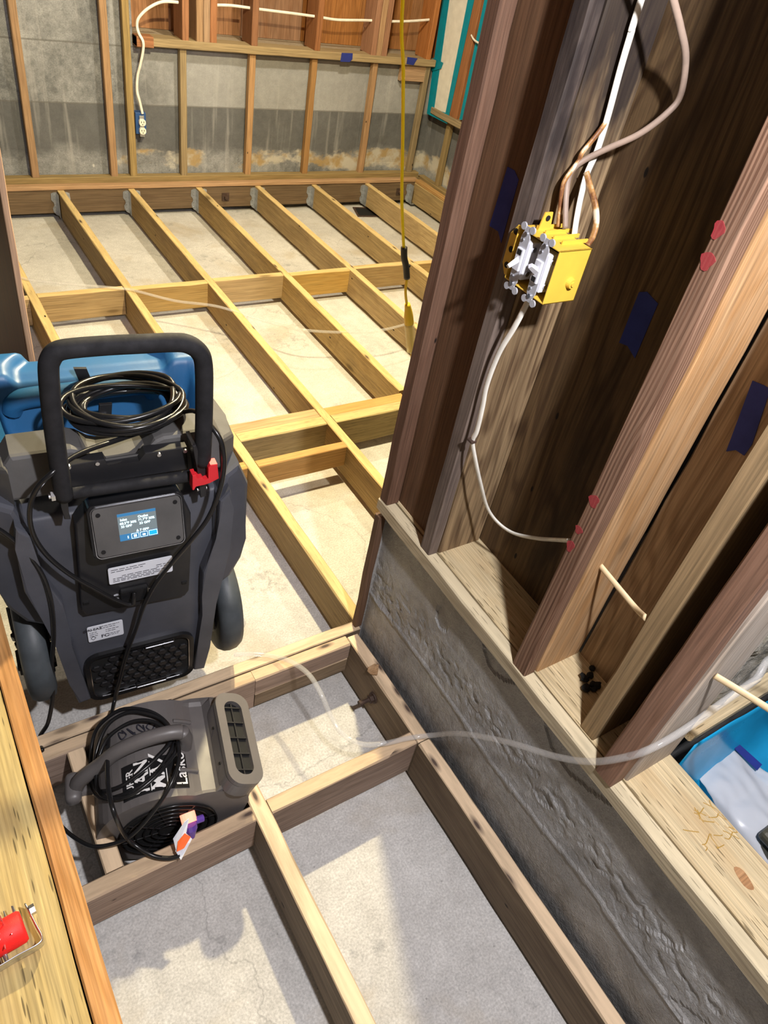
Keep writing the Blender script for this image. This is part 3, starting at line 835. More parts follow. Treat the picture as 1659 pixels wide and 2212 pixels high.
def hanger(x, yl=4.468):
    """galvanised U stirrup with two nailing flanges and bent ears"""
    bm = bmesh.new()
    z0, z1 = 0.018, 0.150
    for s in (-1, 1):
        bbox(bm, *sorted((x + s * 0.0193, x + s * 0.0208)), yl - 0.05, yl, z0, z1)
        # scalloped flange on the ledger
        o = [(0.020, z0), (0.034, z0 + .008), (0.046, z0 + .025), (0.048, z0 + .045), (0.038, z0 + .06), (0.040, z0 + .075), (0.052, z0 + .09), (0.050, z1 - .006), (0.036, z1), (0.020, z1)]
        if s < 0: o = [(-a, b) for a, b in o]
        prism(bm, o, lambda u, v, d: Vector((x + u, d, v)), yl - 0.0035, yl - 0.0015)
        for zz in (z0 + .022, z0 + .055, z0 + .098, z1 - .015):
            cyl(bm, (x + s * 0.033, yl - 0.007, zz), (x + s * 0.033, yl - 0.003, zz), 0.004, 8)
    bbox(bm, x - 0.0208, x + 0.0208, yl - 0.05, yl - 0.002, z0, z0 + 0.0015)
    return mesh_obj('joist_hanger', bm, M['galv'], far_frame)
for i in range(1, 7): hanger(JX[i])
hanger(0.493)
hanger(3.335)
for (px, py) in ((487, 425), (862, 414)):
    c = at((px, py), Y=4.466)
    bm = bmesh.new()
    bbox(bm, c.x - 0.024, c.x + 0.024, 4.461, 4.4675, c.z - 0.024, c.z + 0.024, 0.001)
    cyl(bm, (c.x, 4.445, c.z), (c.x, 4.461, c.z), 0.012, 6)
    mesh_obj('anchor_bolt', bm, M['rust'], far_frame)

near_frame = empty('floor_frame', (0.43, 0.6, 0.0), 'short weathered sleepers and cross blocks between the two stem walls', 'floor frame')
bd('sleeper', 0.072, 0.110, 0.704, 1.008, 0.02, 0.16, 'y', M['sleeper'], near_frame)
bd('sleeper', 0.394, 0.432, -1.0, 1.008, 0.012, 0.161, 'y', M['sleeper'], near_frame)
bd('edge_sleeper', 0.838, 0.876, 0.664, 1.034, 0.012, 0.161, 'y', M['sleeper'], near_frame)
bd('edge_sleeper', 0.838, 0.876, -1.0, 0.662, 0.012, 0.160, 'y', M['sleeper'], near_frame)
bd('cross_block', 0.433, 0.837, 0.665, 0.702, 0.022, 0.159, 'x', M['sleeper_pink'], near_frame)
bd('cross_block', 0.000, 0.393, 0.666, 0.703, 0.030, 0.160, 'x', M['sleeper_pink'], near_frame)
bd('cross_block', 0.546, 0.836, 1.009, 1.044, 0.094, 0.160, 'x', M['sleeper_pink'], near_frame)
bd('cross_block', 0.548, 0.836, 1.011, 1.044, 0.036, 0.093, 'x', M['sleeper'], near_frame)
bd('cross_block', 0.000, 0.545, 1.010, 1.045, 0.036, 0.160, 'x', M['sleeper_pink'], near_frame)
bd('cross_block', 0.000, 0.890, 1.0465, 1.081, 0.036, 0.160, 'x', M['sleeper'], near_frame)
# rusty bolt through the edge sleeper
c = at((805, 1508), X=0.834)
bm = bmesh.new()
cyl(bm, (0.837, c.y, c.z), (0.833, c.y, c.z), 0.017, 14)
cyl(bm, (0.834, c.y, c.z), (0.822, c.y, c.z), 0.012, 6)
cyl(bm, (0.824, c.y, c.z), (0.795, c.y, c.z), 0.006, 10)
cyl(bm, (0.797, c.y, c.z), (0.790, c.y, c.z), 0.009, 10)
mesh_obj('anchor_bolt', bm, M['rust'], near_frame)

# floor drain in the far bay
bm = bmesh.new()
frame_prism(bm, [(2.79, 4.29), (2.95, 4.27), (2.99, 4.43), (2.84, 4.45)], [(2.805, 4.30), (2.94, 4.283), (2.975, 4.42), (2.85, 4.437)], lambda u, v, d: Vector((u, v, d)), 0.0, 0.006)
dr = mesh_obj('floor_drain', bm, M['rust'])
tag(dr, 'dark square drain opening in the slab under the back ledger', 'drain')
bm = bmesh.new()
prism(bm, [(2.805, 4.30), (2.94, 4.283), (2.975, 4.42), (2.85, 4.437)], lambda u, v, d: Vector((u, v, d)), 0.0005, 0.002)
mesh_obj('drain_opening', bm, M['dark'], dr)

# ================================================================== DEHUMIDIFIER
DM = Matrix.Translation((0.283, 1.108, 0.161)) @ Matrix.Rotation(math.radians(-5), 4, 'Z')
def atl(p, mw, X=None, Y=None, Z=None):
    """pixel ray met with a plane of the local frame mw; result in that frame"""
    inv = mw.inverted()
    o = inv @ EYE
    d = inv.to_3x3() @ ray(*p)
    if X is not None: t = (X - o.x) / d.x
    elif Y is not None: t = (Y - o.y) / d.y
    else: t = (Z - o.z) / d.z
    return o + d * t
def sm(a, b, x):
    t = max(0.0, min(1.0, (x - a) / (b - a)))
    return t * t * (3 - 2 * t)

deh = empty('dehumidifier', DM.translation, 'large charcoal and blue wheeled dehumidifier with a black carry handle', 'dehumidifier', rz=math.radians(-5))
secs = [  # z, half width, y front, y back, chamfer x, chamfer y
    (0.000, 0.150, 0.040, 0.360, 0.02, 0.02), (0.022, 0.166, 0.016, 0.385, 0.03, 0.03), (0.12, 0.172, 0.012, 0.392, 0.035, 0.03),
    (0.235, 0.180, 0.012, 0.40, 0.035, 0.03), (0.285, 0.205, 0.014, 0.40, 0.04, 0.045), (0.335, 0.246, 0.018, 0.40, 0.055, 0.06),
    (0.40, 0.258, 0.020, 0.40, 0.06, 0.075), (0.50, 0.260, 0.022, 0.398, 0.06, 0.085), (0.565, 0.258, 0.026, 0.395, 0.06, 0.09),
    (0.596, 0.254, 0.032, 0.392, 0.06, 0.09)]
bm = bmesh.new()
rg = []
for (z, hw, yf, yb, cx_, cy_) in secs:
    o = [(-hw + cx_, yf), (hw - cx_, yf), (hw, yf + cy_), (hw, yb - cy_), (hw - cx_, yb), (-hw + cx_, yb), (-hw, yb - cy_), (-hw, yf + cy_)]
    rg.append([bm.verts.new((a, b, z)) for a, b in o])
for i in range(len(rg) - 1):
    for j in range(8):
        bm.faces.new((rg[i][j], rg[i][(j + 1) % 8], rg[i + 1][(j + 1) % 8], rg[i + 1][j]))
bm.faces.new(rg[0]); bm.faces.new(rg[-1])
bmesh.ops.recalc_face_normals(bm, faces=bm.faces)
sharp = [e for e in bm.edges if len(e.link_faces) == 2 and e.calc_face_angle() > 0.35]
bmesh.ops.bevel(bm, geom=sharp, offset=0.008, segments=2, affect='EDGES', profile=0.5)
mesh_obj('body', bm, M['grey_body'], deh, smooth=True, mw=DM)

# side fenders framing the control face
fpx = [(476, 1085), (473, 1165), (440, 1240), (437, 1290), (438, 1330), (430, 1380), (420, 1450), (443, 1446), (454, 1400), (468, 1305), (480, 1258), (503, 1188), (506, 1100), (500, 1060)]
fl = [atl(p, DM, Y=-0.012) for p in fpx]
for s in (1, -1):
    bm = bmesh.new()
    o = [(s * q.x, max(0.012, q.z)) for q in fl]
    if s < 0: o.reverse()
    prism(bm, o, lambda u, v, d: Vector((u, d, v)), -0.010, 0.055, bev=0.006)
    mesh_obj('side_fender', bm, M['grey_body'], deh, mw=DM)
    # wing bulge over the wheel
    bm = bmesh.new()
    o = [(s * a, b) for a, b in ((0.176, 0.30), (0.225, 0.315), (0.254, 0.36), (0.262, 0.42), (0.262, 0.585), (0.235, 0.655), (0.20, 0.64), (0.176, 0.56))]
    prism(bm, o, lambda u, v, d: Vector((u, d + (abs(u) - 0.176) * 0.35, v)), 0.006, 0.20, bev=0.012)
    mesh_obj('wheel_wing', bm, M['grey_body'], deh, mw=DM)

# wheels
for s in (1, -1):
    mwv = Matrix.Translation((s * 0.222, 0.118, 0.152))
    bm = bmesh.new()
    prof = [(-0.030, 0.095), (-0.031, 0.125), (-0.026, 0.142), (-0.014, 0.150), (0.0, 0.152), (0.014, 0.150), (0.026, 0.142), (0.031, 0.125), (0.030, 0.095)]
    lathe(bm, prof, mwv, 48)
    wh = mesh_obj('wheel', bm, M['rubber'], deh, smooth=True, mw=DM)
    bm = bmesh.new()
    lathe(bm, [(-0.033, 0.02), (-0.0335, 0.09), (-0.028, 0.096), (0.028, 0.096), (0.0335, 0.09), (0.033, 0.02)], mwv, 32)
    for k in range(6):
        a = k * PI / 3
        for t in (-0.036, 0.034):
            p0 = mwv @ Vector((t, 0.03 * math.cos(a), 0.03 * math.sin(a)))
            p1 = mwv @ Vector((t, 0.085 * math.cos(a), 0.085 * math.sin(a)))
            cyl(bm, p0, p1, 0.006, 6)
    mesh_obj('wheel_hub', bm, M['black_satin'], wh, mw=DM)
box_obj('axle', -0.20, 0.20, 0.108, 0.128, 0.142, 0.162, M['black_satin'], deh, 0.004, mw=DM)
for s in (-1, 1):
    box_obj('rest_foot', s * 0.11 - 0.02, s * 0.11 + 0.02, 0.30, 0.35, -0.0005, 0.012, M['black_satin'], deh, 0.003, mw=DM)

# blue top shell: height field with a raised back rim and a hose tray
NXb, NYb = 56, 44
def wy(y): return 0.243 - 0.055 * sm(0.32, 0.385, y) - 0.02 * sm(0.16, 0.10, y)
def bz(u, y):
    side = sm(0.70, 0.86, abs(u)) * (0.35 + 0.65 * sm(0.12, 0.30, y))
    back = sm(0.262, 0.300, y)
    rim = max(side, back)
    z = 0.605 + 0.125 * rim
    z += 0.024 * sm(0.60, 0.70, abs(u)) * sm(0.27, 0.30, y) * (1 - 0.0 * u)
    z += 0.010 * sm(0.30, 0.33, y) * (1 - sm(0.36, 0.385, y))
    z -= 0.028 * sm(0.372, 0.395, y) + 0.045 * sm(0.93, 1.0, abs(u))
    return z
bm = bmesh.new()
g = []
for i in range(NXb + 1):
    u = -1 + 2 * i / NXb
    row = []
    for j in range(NYb + 1):
        y = 0.115 + 0.28 * j / NYb
        row.append(bm.verts.new((u * wy(y), y, bz(u, y))))
    g.append(row)
for i in range(NXb):
    for j in range(NYb):
        bm.faces.new((g[i][j], g[i + 1][j], g[i + 1][j + 1], g[i][j + 1]))
edge = [g[i][0] for i in range(NXb + 1)] + [g[NXb][j] for j in range(1, NYb + 1)] + [g[i][NYb] for i in range(NXb - 1, -1, -1)] + [g[0][j] for j in range(NYb - 1, 0, -1)]
low = [bm.verts.new((v.co.x * 1.025, v.co.y + (0.004 if v.co.y > 0.3 else 0), 0.585)) for v in edge]
for i in range(len(edge)):
    j = (i + 1) % len(edge)
    bm.faces.new((edge[i], low[i], low[j], edge[j]))
mesh_obj('top_shell', bm, M['blue_body'], deh, smooth=True, mw=DM)
# grip roll moulded into the back rim
tube('grip_roll', [(-0.17, 0.292, 0.672), (-0.15, 0.286, 0.70), (-0.06, 0.286, 0.705), (0.09, 0.286, 0.705), (0.12, 0.292, 0.68)], 0.022, M['blue_body'], deh, mw=DM, sides=14)

# grey front rim with the notch
bm = bmesh.new()
prof = [(-0.212, 0.640), (-0.206, 0.712), (-0.19, 0.733), (-0.085, 0.733), (-0.068, 0.727), (-0.052, 0.700), (-0.035, 0.694), (0.035, 0.694), (0.052, 0.700), (0.068, 0.727), (0.085, 0.733), (0.19, 0.733), (0.206, 0.712), (0.212, 0.640)]
prism(bm, prof, lambda u, v, d: Vector((u, d + (0.733 - v) * -0.18, v)), 0.056, 0.132, bev=0.008)
mesh_obj('front_rim', bm, M['grey_rim'], deh, smooth=False, mw=DM)
for s in (1, -1):
    bm = bmesh.new()
    o = [(0.198, 0.03), (0.236, 0.075), (0.245, 0.16), (0.243, 0.26), (0.222, 0.26), (0.215, 0.14), (0.198, 0.11)]
    o = [(s * a, b) for a, b in o]
    if s < 0: o.reverse()
    prism(bm, o, lambda u, v, d: Vector((u, v, d - (v - .03) * 0.10 - (abs(u) - .2) * .45)), 0.63, 0.722, bev=0.008)
    mesh_obj('shoulder', bm, M['grey_rim'], deh, mw=DM)
# black back plate behind the handle with screws and a notch lobe
bm = bmesh.new()
pp = [atl(p, DM, Y=0.036) for p in ((137, 1003), (225, 988), (232, 1005), (300, 994), (312, 975), (402, 962), (405, 1010), (138, 1052))]
prism(bm, [(q.x, q.z) for q in pp], lambda u, v, d: Vector((u, d, v)), 0.030, 0.056, bev=0.002)
bp = mesh_obj('back_plate', bm, M['black_satin'], deh, mw=DM)
for p in ((148, 1008), (210, 1000), (343, 981), (399, 973)):
    q = atl(p, DM, Y=0.030)
    bm = bmesh.new()
    cyl(bm, (q.x, 0.031, q.z), (q.x, 0.026, q.z), 0.0055, 12, 0.004)
    mesh_obj('screw', bm, M['steel'], bp, mw=DM)

# carry handle (foam tube) with its cross bar, pivot plates and latch
hp = [(139, 1075), (127, 1004), (117, 930), (110, 869), (105, 800), (109, 776), (124, 759), (160, 752), (236, 746), (300, 743), (371, 740), (405, 743), (430, 760), (440, 790), (441, 869), (440, 930), (437, 1000)]
hl = [atl(p, DM, Y=-0.006) for p in hp]
hd = tube('carry_handle', hl, 0.0165, M['foam'], deh, per=6, sides=16, mw=DM)
b0 = atl((148, 1066), DM, Y=0.004); b1 = atl((424, 1026), DM, Y=0.004)
tube('cross_bar', [b0, b0.lerp(b1, 0.5), b1], 0.0125, M['foam'], hd, sides=14, mw=DM)
for ps, nm in ((((128, 1000), (140, 1000), (146, 1110), (152, 1118), (138, 1118), (131, 1090)), 'l'), (((414, 960), (422, 958), (446, 1012), (444, 1068), (432, 1072), (426, 1020)), 'r')):
    q = [atl(p, DM, Y=-0.010) for p in ps]
    bm = bmesh.new()
    prism(bm, [(a.x, a.z) for a in q], lambda u, v, d: Vector((u, d, v)), -0.016, 0.034, bev=0.002)
    mesh_obj('pivot_plate', bm, M['black_satin'], hd, mw=DM)
for p in ((118, 1072), (436, 1056)):
    q = atl(p, DM, Y=-0.006)
    bm = bmesh.new()
    cyl(bm, (q.x - 0.006, -0.004, q.z), (q.x + 0.006, -0.004, q.z), 0.010, 6)
    cyl(bm, (q.x - 0.010, -0.004, q.z), (q.x + 0.010, -0.004, q.z), 0.005, 10)
    mesh_obj('pivot_bolt', bm, M['steel'], hd, mw=DM)
q = [atl(p, DM, Y=-0.024) for p in ((414, 1024), (422, 1022), (424, 1031), (436, 1028), (440, 1034), (450, 1030), (448, 1008), (453, 1001), (468, 999), (471, 1030), (452, 1040), (440, 1044), (420, 1046), (418, 1055), (414, 1055))]
bm = bmesh.new()
prism(bm, [(a.x, a.z) for a in q], lambda u, v, d: Vector((u, d, v)), -0.030, -0.008, bev=0.0015)
tag(mesh_obj('latch', bm, M['red_plastic'], hd, mw=DM), 'red handle latch')

# control recess, control unit, screen
q = [atl(p, DM, Y=-0.002) for p in ((163, 1132), (186, 1104), (393, 1071), (412, 1108), (412, 1170), (408, 1274), (399, 1286), (186, 1328), (176, 1318))]
bm = bmesh.new()
prism(bm, [(a.x, a.z) for a in q], lambda u, v, d: Vector((u, d, v)), -0.004, 0.03, bev=0.003)
rec = mesh_obj('control_recess', bm, M['black_satin'], deh, mw=DM)
cu = [atl(p, DM, Y=-0.030) for p in ((188, 1107), (392, 1074), (404, 1166), (208, 1199))]
cc = (cu[0] + cu[1] + cu[2] + cu[3]) / 4
CW = ((cu[1] - cu[0]).length + (cu[2] - cu[3]).length) / 2
CH = ((cu[0] - cu[3]).length + (cu[1] - cu[2]).length) / 2
PMl = Matrix.Translation(cc) @ Matrix.Rotation(math.radians(90 - 14), 4, 'X')       # panel frame: x right, y up, z out
PM = DM @ PMl
bm = bmesh.new()
prism(bm, rrect(CW + 0.006, CH + 0.004, 0.014), lambda u, v, d: Vector((u, v, d)), -0.045, -0.002, bev=0.003)
ctl = mesh_obj('control_unit', bm, M['black_gloss'], deh, mw=PM)
bm = bmesh.new()
prism(bm, rrect(CW - 0.010, CH - 0.010, 0.010), lambda u, v, d: Vector((u, v, d)), -0.004, 0.0015, bev=0.001)
mesh_obj('face_plate', bm, M['grey_rim'], ctl, mw=PM)
bm = bmesh.new()
frame_prism(bm, rrect(CW - 0.004, CH - 0.004, 0.012), rrect(CW - 0.007, CH - 0.007, 0.0105), lambda u, v, d: Vector((u, v, d)), -0.002, 0.0012)
mesh_obj('chrome_outline', bm, M['chrome'], ctl, mw=PM)
for sx in (-1, 1):
    for sy in (-1, 1):
        bm = bmesh.new()
        p = Vector((sx * (CW / 2 - 0.016), sy * (CH / 2 - 0.018), 0.0015))
        cyl(bm, p, p + Vector((0, 0, 0.0012)), 0.0045, 12)
        mesh_obj('panel_screw', bm, M['black_gloss'], ctl, mw=PM)
su = [atl(p, PM, Z=0.002) for p in ((250, 1112), (333, 1098), (344, 1154), (262, 1169))]
sc = (su[0] + su[1] + su[2] + su[3]) / 4
SW = ((su[1] - su[0]).length + (su[2] - su[3]).length) / 2
SH = ((su[0] - su[3]).length + (su[1] - su[2]).length) / 2
SM = PM @ Matrix.Translation((sc.x, sc.y, 0.0018))
scr = box_obj('screen', -SW / 2, SW / 2, -SH / 2, SH / 2, -0.001, 0.0004, M['screen_bg'], ctl, 0, mw=SM)
def on_screen(nm, x0, x1, y0, y1, mat, z=0.0006):
    return box_obj(nm, x0 * SW - SW / 2, x1 * SW - SW / 2, y0 * SH - SH / 2, y1 * SH - SH / 2, 0.0003, z, M[mat], scr, 0, mw=SM)
on_screen('title_bar', 0.0, 1.0, 0.90, 1.0, 'screen_bar')
on_screen('button_bar', 0.0, 1.0, 0.0, 0.24, 'screen_bar')
for k, (a, b) in enumerate(((0.30, 0.50), (0.53, 0.73), (0.76, 0.99))):
    on_screen('button', a, b, 0.03, 0.22, 'screen_txt', 0.0008)
    on_screen('button_face', a + .012, b - .012, 0.045, 0.205, 'screen_btn' if k == 2 else 'screen_bar', 0.001)
on_screen('icon', 0.36, 0.44, 0.08, 0.17, 'screen_txt', 0.0012)
on_screen('icon', 0.59, 0.67, 0.08, 0.15, 'screen_txt', 0.0012)
on_screen('icon', 0.20, 0.225, 0.07, 0.16, 'screen_txt', 0.0012)
def stext(body, u, v, size):
    text_obj('screen_text', body, size * SH, SM @ Matrix.Translation((u * SW - SW / 2, v * SH - SH / 2, 0.0013)), M['screen_txt'], scr, 'LEFT', 0.0002)
stext('Inlet', 0.06, 0.78, 0.12); stext('Outlet', 0.52, 0.80, 0.12)
stext('68.2\u00b0F 30%', 0.04, 0.65, 0.115); stext('71.7\u00b0F 20%', 0.52, 0.68, 0.115)
stext('33 GPP', 0.06, 0.53, 0.115); stext('33 GPP', 0.54, 0.55, 0.115)
stext('\u0394 7 GPP', 0.44, 0.30, 0.115)

def label_plate(name, px, Y, lines, parent, tilt=0):
    q = [atl(p, DM, Y=Y) for p in px]
    c = (q[0] + q[1] + q[2] + q[3]) / 4
    Wd = ((q[1] - q[0]).length + (q[2] - q[3]).length) / 2
    Hh = ((q[0] - q[3]).length + (q[1] - q[2]).length) / 2
    mw = DM @ Matrix.Translation(c) @ Matrix.Rotation(math.radians(90 - tilt), 4, 'X')
    bm = bmesh.new()
    prism(bm, rrect(Wd, Hh, 0.004), lambda u, v, d: Vector((u, v, d)), -0.001, 0.0006)
    lb = mesh_obj(name, bm, M['label_white'], parent, mw=mw)
    rn = random.Random(len(px) + int(Wd * 1e5))
    for (y, x0, x1) in lines:
        x = x0
        bm = bmesh.new()
        while x < x1 - 0.03:
            e = min(x1, x + rn.uniform(0.03, 0.12))
            bbox(bm, (x - .5) * Wd, (e - .5) * Wd, (y - .5) * Hh - 0.0007, (y - .5) * Hh + 0.0007, 0.0005, 0.0009)
            x = e + 0.02
        mesh_obj('print_line', bm, M['ink'], lb, mw=mw)
    return lb, mw, Wd, Hh
lb, mw_, Wd, Hh = label_plate('warning_label', ((232, 1229), (374, 1200), (371, 1235), (237, 1262)), -0.012,
    [(0.86, .04, .62), (0.74, .04, .55), (0.42, .20, .80), (0.32, .06, .9), (0.22, .06, .8), (0.13, .06, .7), (0.62, .74, .95), (0.5, .74, .93)], rec)
lb, mw_, Wd, Hh = label_plate('rating_label', ((187, 1356), (264, 1339), (268, 1370), (192, 1387)), 0.008,
    [(0.88, .34, .9), (0.76, .34, .78), (0.60, .05, .30), (0.60, .5, .9), (0.48, .05, .28), (0.48, .5, .8), (0.36, .05, .30), (0.30, .55, .92), (0.2, .55, .85)], deh)
text_obj('label_text', 'DRI-EAZ', Hh * 0.20, mw_ @ Matrix.Translation((-0.34 * Wd, 0.30 * Hh, 0.001)), M['ink'], lb, 'CENTER', 0.0003)
text_obj('label_text', 'FC', Hh * 0.28, mw_ @ Matrix.Translation((-0.03 * Wd, -0.27 * Hh, 0.001)), M['ink'], lb, 'CENTER', 0.0003)
bm = bmesh.new()
frame_prism(bm, [(0, .007), (-.006, 0), (0, -.007), (.006, 0)], [(0, .0055), (-.0045, 0), (0, -.0055), (.0045, 0)], lambda u, v, d: Vector((u - 0.36 * Wd, v - 0.27 * Hh, d)), 0.0005, 0.0009)
mesh_obj('label_mark', bm, M['ink'], lb, mw=mw_)

# power inlet under the control unit
q = atl((291, 1283), DM, Y=-0.012)
pin = box_obj('power_inlet', q.x - 0.030, q.x + 0.030, -0.016, -0.003, q.z - 0.022, q.z + 0.018, M['black_gloss'], rec, 0.003, mw=DM)
for dz in (-0.012, 0.0):
    box_obj('inlet_slot', q.x - 0.042, q.x + 0.042, -0.006, -0.0035, q.z + dz - 0.0008, q.z + dz + 0.0008, M['chrome'], pin, 0, mw=DM)
for (px, py) in ((186, 1302), (398, 1258)):
    qq = atl((px, py), DM, Y=-0.004)
    box_obj('recess_clip', qq.x - 0.006, qq.x + 0.006, -0.007, -0.0035, qq.z - 0.004, qq.z + 0.004, M['black_gloss'], rec, 0.001, mw=DM)

# lower grille
gq = [atl(p, DM, Y=0.006) for p in ((190, 1424), (412, 1366), (414, 1452), (196, 1512))]
gc = (gq[0] + gq[1] + gq[2] + gq[3]) / 4
GW = ((gq[1] - gq[0]).length + (gq[2] - gq[3]).length) / 2
GH = ((gq[0] - gq[3]).length + (gq[1] - gq[2]).length) / 2
GM = DM @ Matrix.Translation((gc.x, 0.012, gc.z)) @ Matrix.Rotation(math.radians(90), 4, 'X')
bm = bmesh.new()
prism(bm, rrect(GW, GH, 0.030, 6), lambda u, v, d: Vector((u, v, d)), -0.008, 0.0005)
grl = mesh_obj('lower_grille', bm, M['dark'], deh, mw=GM)
bm = bmesh.new()
frame_prism(bm, rrect(GW + 0.012, GH + 0.012, 0.034, 6), rrect(GW - 0.010, GH - 0.010, 0.026, 6), lambda u, v, d: Vector((u, v, d)), -0.004, 0.010)
mesh_obj('grille_frame', bm, M['black_gloss'], grl, mw=GM)
bm = bmesh.new()
frame_prism(bm, rrect(GW - 0.010, GH - 0.010, 0.026, 6), rrect(GW - 0.013, GH - 0.013, 0.025, 6), lambda u, v, d: Vector((u, v, d)), 0.000, 0.0075)
mesh_obj('chrome_outline', bm, M['chrome'], grl, mw=GM)
hexm = None
for r_ in range(6):
    for c_ in range(9):
        u = (c_ - 4 + (0.5 if r_ % 2 else 0)) * 0.0255; v = (r_ - 2.5) * 0.0225
        if abs(u) > GW / 2 - 0.02 or abs(v) > GH / 2 - 0.014 or (abs(u) > GW / 2 - 0.04 and abs(v) > GH / 2 - 0.03): continue
        if hexm is None:
            b2 = bmesh.new()
            prism(b2, [(0.0108 * math.cos(a), 0.0092 * math.sin(a)) for a in [PI / 3 * k for k in range(6)]], lambda a, b, d: Vector((a, b, d)), 0.0, 0.006, bev=0.0012)
            bmesh.ops.recalc_face_normals(b2, faces=b2.faces)
            hexm = bpy.data.meshes.new('grille_cell'); b2.to_mesh(hexm); b2.free(); hexm.materials.append(M['black_satin'])
        link('grille_cell', hexm, None, grl, GM @ Matrix.Translation((u, v, 0.0005)))
for (u, v, wd) in ((0.045, GH / 2 - 0.008, 0.07), (0.02, -GH / 2 + 0.008, 0.075)):
    box_obj('grille_clip', u - wd / 2, u + wd / 2, v - 0.008, v + 0.008, 0.001, 0.0115, M['black_gloss'], grl, 0.002, mw=GM)
    bm = bmesh.new()
    for k in range(22):
        x = u - wd / 2 + wd * (k + .5) / 22
        bbox(bm, x - 0.0012, x + 0.0012, v - 0.004, v - 0.001, 0.011, 0.0128)
    mesh_obj('grille_teeth', bm, M['chrome'], grl, mw=GM)
# velcro straps on the tray
for ps, pl in ((((157, 790), (185, 790), (203, 832), (176, 836)), dict(Y=0.300)), (((212, 868), (240, 866), (238, 905), (210, 908)), dict(Y=0.215))):
    q = [atl(p, DM, **pl) for p in ps]
    bm = bmesh.new()
    prism(bm, [(a.x, a.z) for a in q], lambda u, v, d: Vector((u, d, v)), pl['Y'] - 0.012, pl['Y'] - 0.004, bev=0.001)
    st = mesh_obj('hook_strap', bm, M['black_satin'], deh, mw=DM)
q = atl((226, 901), DM, Y=0.20)
bm = bmesh.new(); cyl(bm, (q.x, 0.203, q.z), (q.x, 0.197, q.z), 0.007, 12); mesh_obj('strap_screw', bm, M['steel'], st, mw=DM)
# drain fitting on the right side
fp = [atl(p, DM, X=0.262) for p in ((484, 1266), (490, 1276), (496, 1288), (500, 1298))]
tube('drain_fitting', [fp[0], fp[1], fp[2]], 0.009, M['white_fit'], deh, sides=10, mw=DM)
tube('fitting_ring', [fp[2], fp[3]], 0.0095, M['green_ring'], deh, sides=10, mw=DM, smooth_path=False)

# ---- coiled black hose lying across the tray and its front rim
rn = random.Random(3)
pts = []
cA, cB, cT, cBt = [atl(p, DM, Z=0.745) for p in ((136, 888), (402, 876), (262, 824), (272, 948))]
cen = (cA + cB) / 2; cen.y = (cT.y + cBt.y) / 2
EX = (cB.x - cA.x) / 2; EY = (cT.y - cBt.y) / 2
for k in range(10):
    ex = EX * rn.uniform(0.70, 1.02); ey = EY * rn.uniform(0.58, 1.0)
    ox, oy = rn.uniform(-0.1, 0.1) * EX, rn.uniform(-0.12, 0.12) * EY
    zz = 0.741 + 0.0030 * k
    for t in range(12):
        a = t * PI / 6 + 0.5
        pts.append(Vector((cen.x + ox + ex * math.cos(a), cen.y + oy + ey * math.sin(a), zz + 0.006 * math.sin(2 * a + k))))
tube('hose_coil', pts, 0.0060, M['cord_black'], deh, per=4, sides=8, mw=DM)

# ---- cords of the dehumidifier
def dpts(lst): return [DM @ atl((x, y), DM, Y=Y) for (x, y, Y) in lst]
c1 = dpts([(385, 893, 0.12), (420, 888, 0.05), (452, 916, 0.0), (478, 955, -0.028), (484, 1005, -0.035), (474, 1060, -0.036), (450, 1118, -0.038), (415, 1165, -0.042), (372, 1215, -0.040), (335, 1262, -0.032), (310, 1310, -0.022), (292, 1362, -0.016), (272, 1415, -0.016), (258, 1470, -0.018), (246, 1520, -0.03)])
c1 += [at(p, Y=Y) for p, Y in (((236, 1580), 0.98), ((232, 1640), 0.885), ((234, 1700), 0.80), ((248, 1760), 0.735))] + [at(p, Z=z) for p, z in (((276, 1812), .20), ((325, 1846), .176), ((362, 1854), .172), ((390, 1848), .178))]
pcord = tube('power_cord', c1, 0.0050, M['cord_black'], deh, sides=8)
c2 = dpts([(330, 925, 0.115), (255, 950, 0.06), (190, 972, 0.032), (150, 992, 0.010), (112, 1022, -0.02), (78, 1058, -0.02), (64, 1105, -0.012), (72, 1155, -0.012), (102, 1200, -0.012), (150, 1240, -0.018), (205, 1272, -0.022), (250, 1296, -0.026), (283, 1306, -0.030), (289, 1292, -0.028), (290, 1280, -0.022)])
tube('power_cord', c2, 0.0050, M['cord_black'], deh, sides=8)
c3 = dpts([(-30, 1130, 0.0), (10, 1152, 0.0), (55, 1192, -0.004), (90, 1240, -0.01), (110, 1300, -0.014), (116, 1370, -0.012), (112, 1440, -0.01), (114, 1500, -0.02), (104, 1560, -0.03), (86, 1592, -0.035)])
c3.append(Vector((c3[-1].x - 0.004, c3[-1].y - 0.06, 0.166)))
tag(tube('power_cord', c3, 0.0050, M['cord_black'], sides=8), 'black cord hanging past the left wheel of the dehumidifier', 'cord')

# ================================================================== BLOWER
BM = Matrix.Translation((0.238, 0.868, 0.001)) @ Matrix.Rotation(math.radians(-13), 4, 'Z')
blw = empty('blower_fan', BM.translation, 'grey utility blower fan with a black brand label and its cord wrapped round the handle', 'blower', rz=math.radians(-13))
DC = Vector((-0.004, 0.0, 0.141)); DR = 0.136; HWD = 0.121
ph = math.radians(67)
dv = Vector((math.cos(ph), 0, math.sin(ph))); nv = Vector((-math.sin(ph), 0, math.cos(ph)))
OC = Vector((0.176, -0.016, 0.276))
ol = []
Lr = OC - nv * 0.036 - dv * 0.03; Ll = OC + nv * 0.036 - dv * 0.03
ol += [(Lr.x, Lr.z), (Ll.x, Ll.z), (Ll.x - 0.018, Ll.z - 0.022)]
for k in range(25):
    a = math.radians(50 + (248 - 50) * k / 24)
    ol.append((DC.x + DR * math.cos(a), DC.z + DR * math.sin(a)))
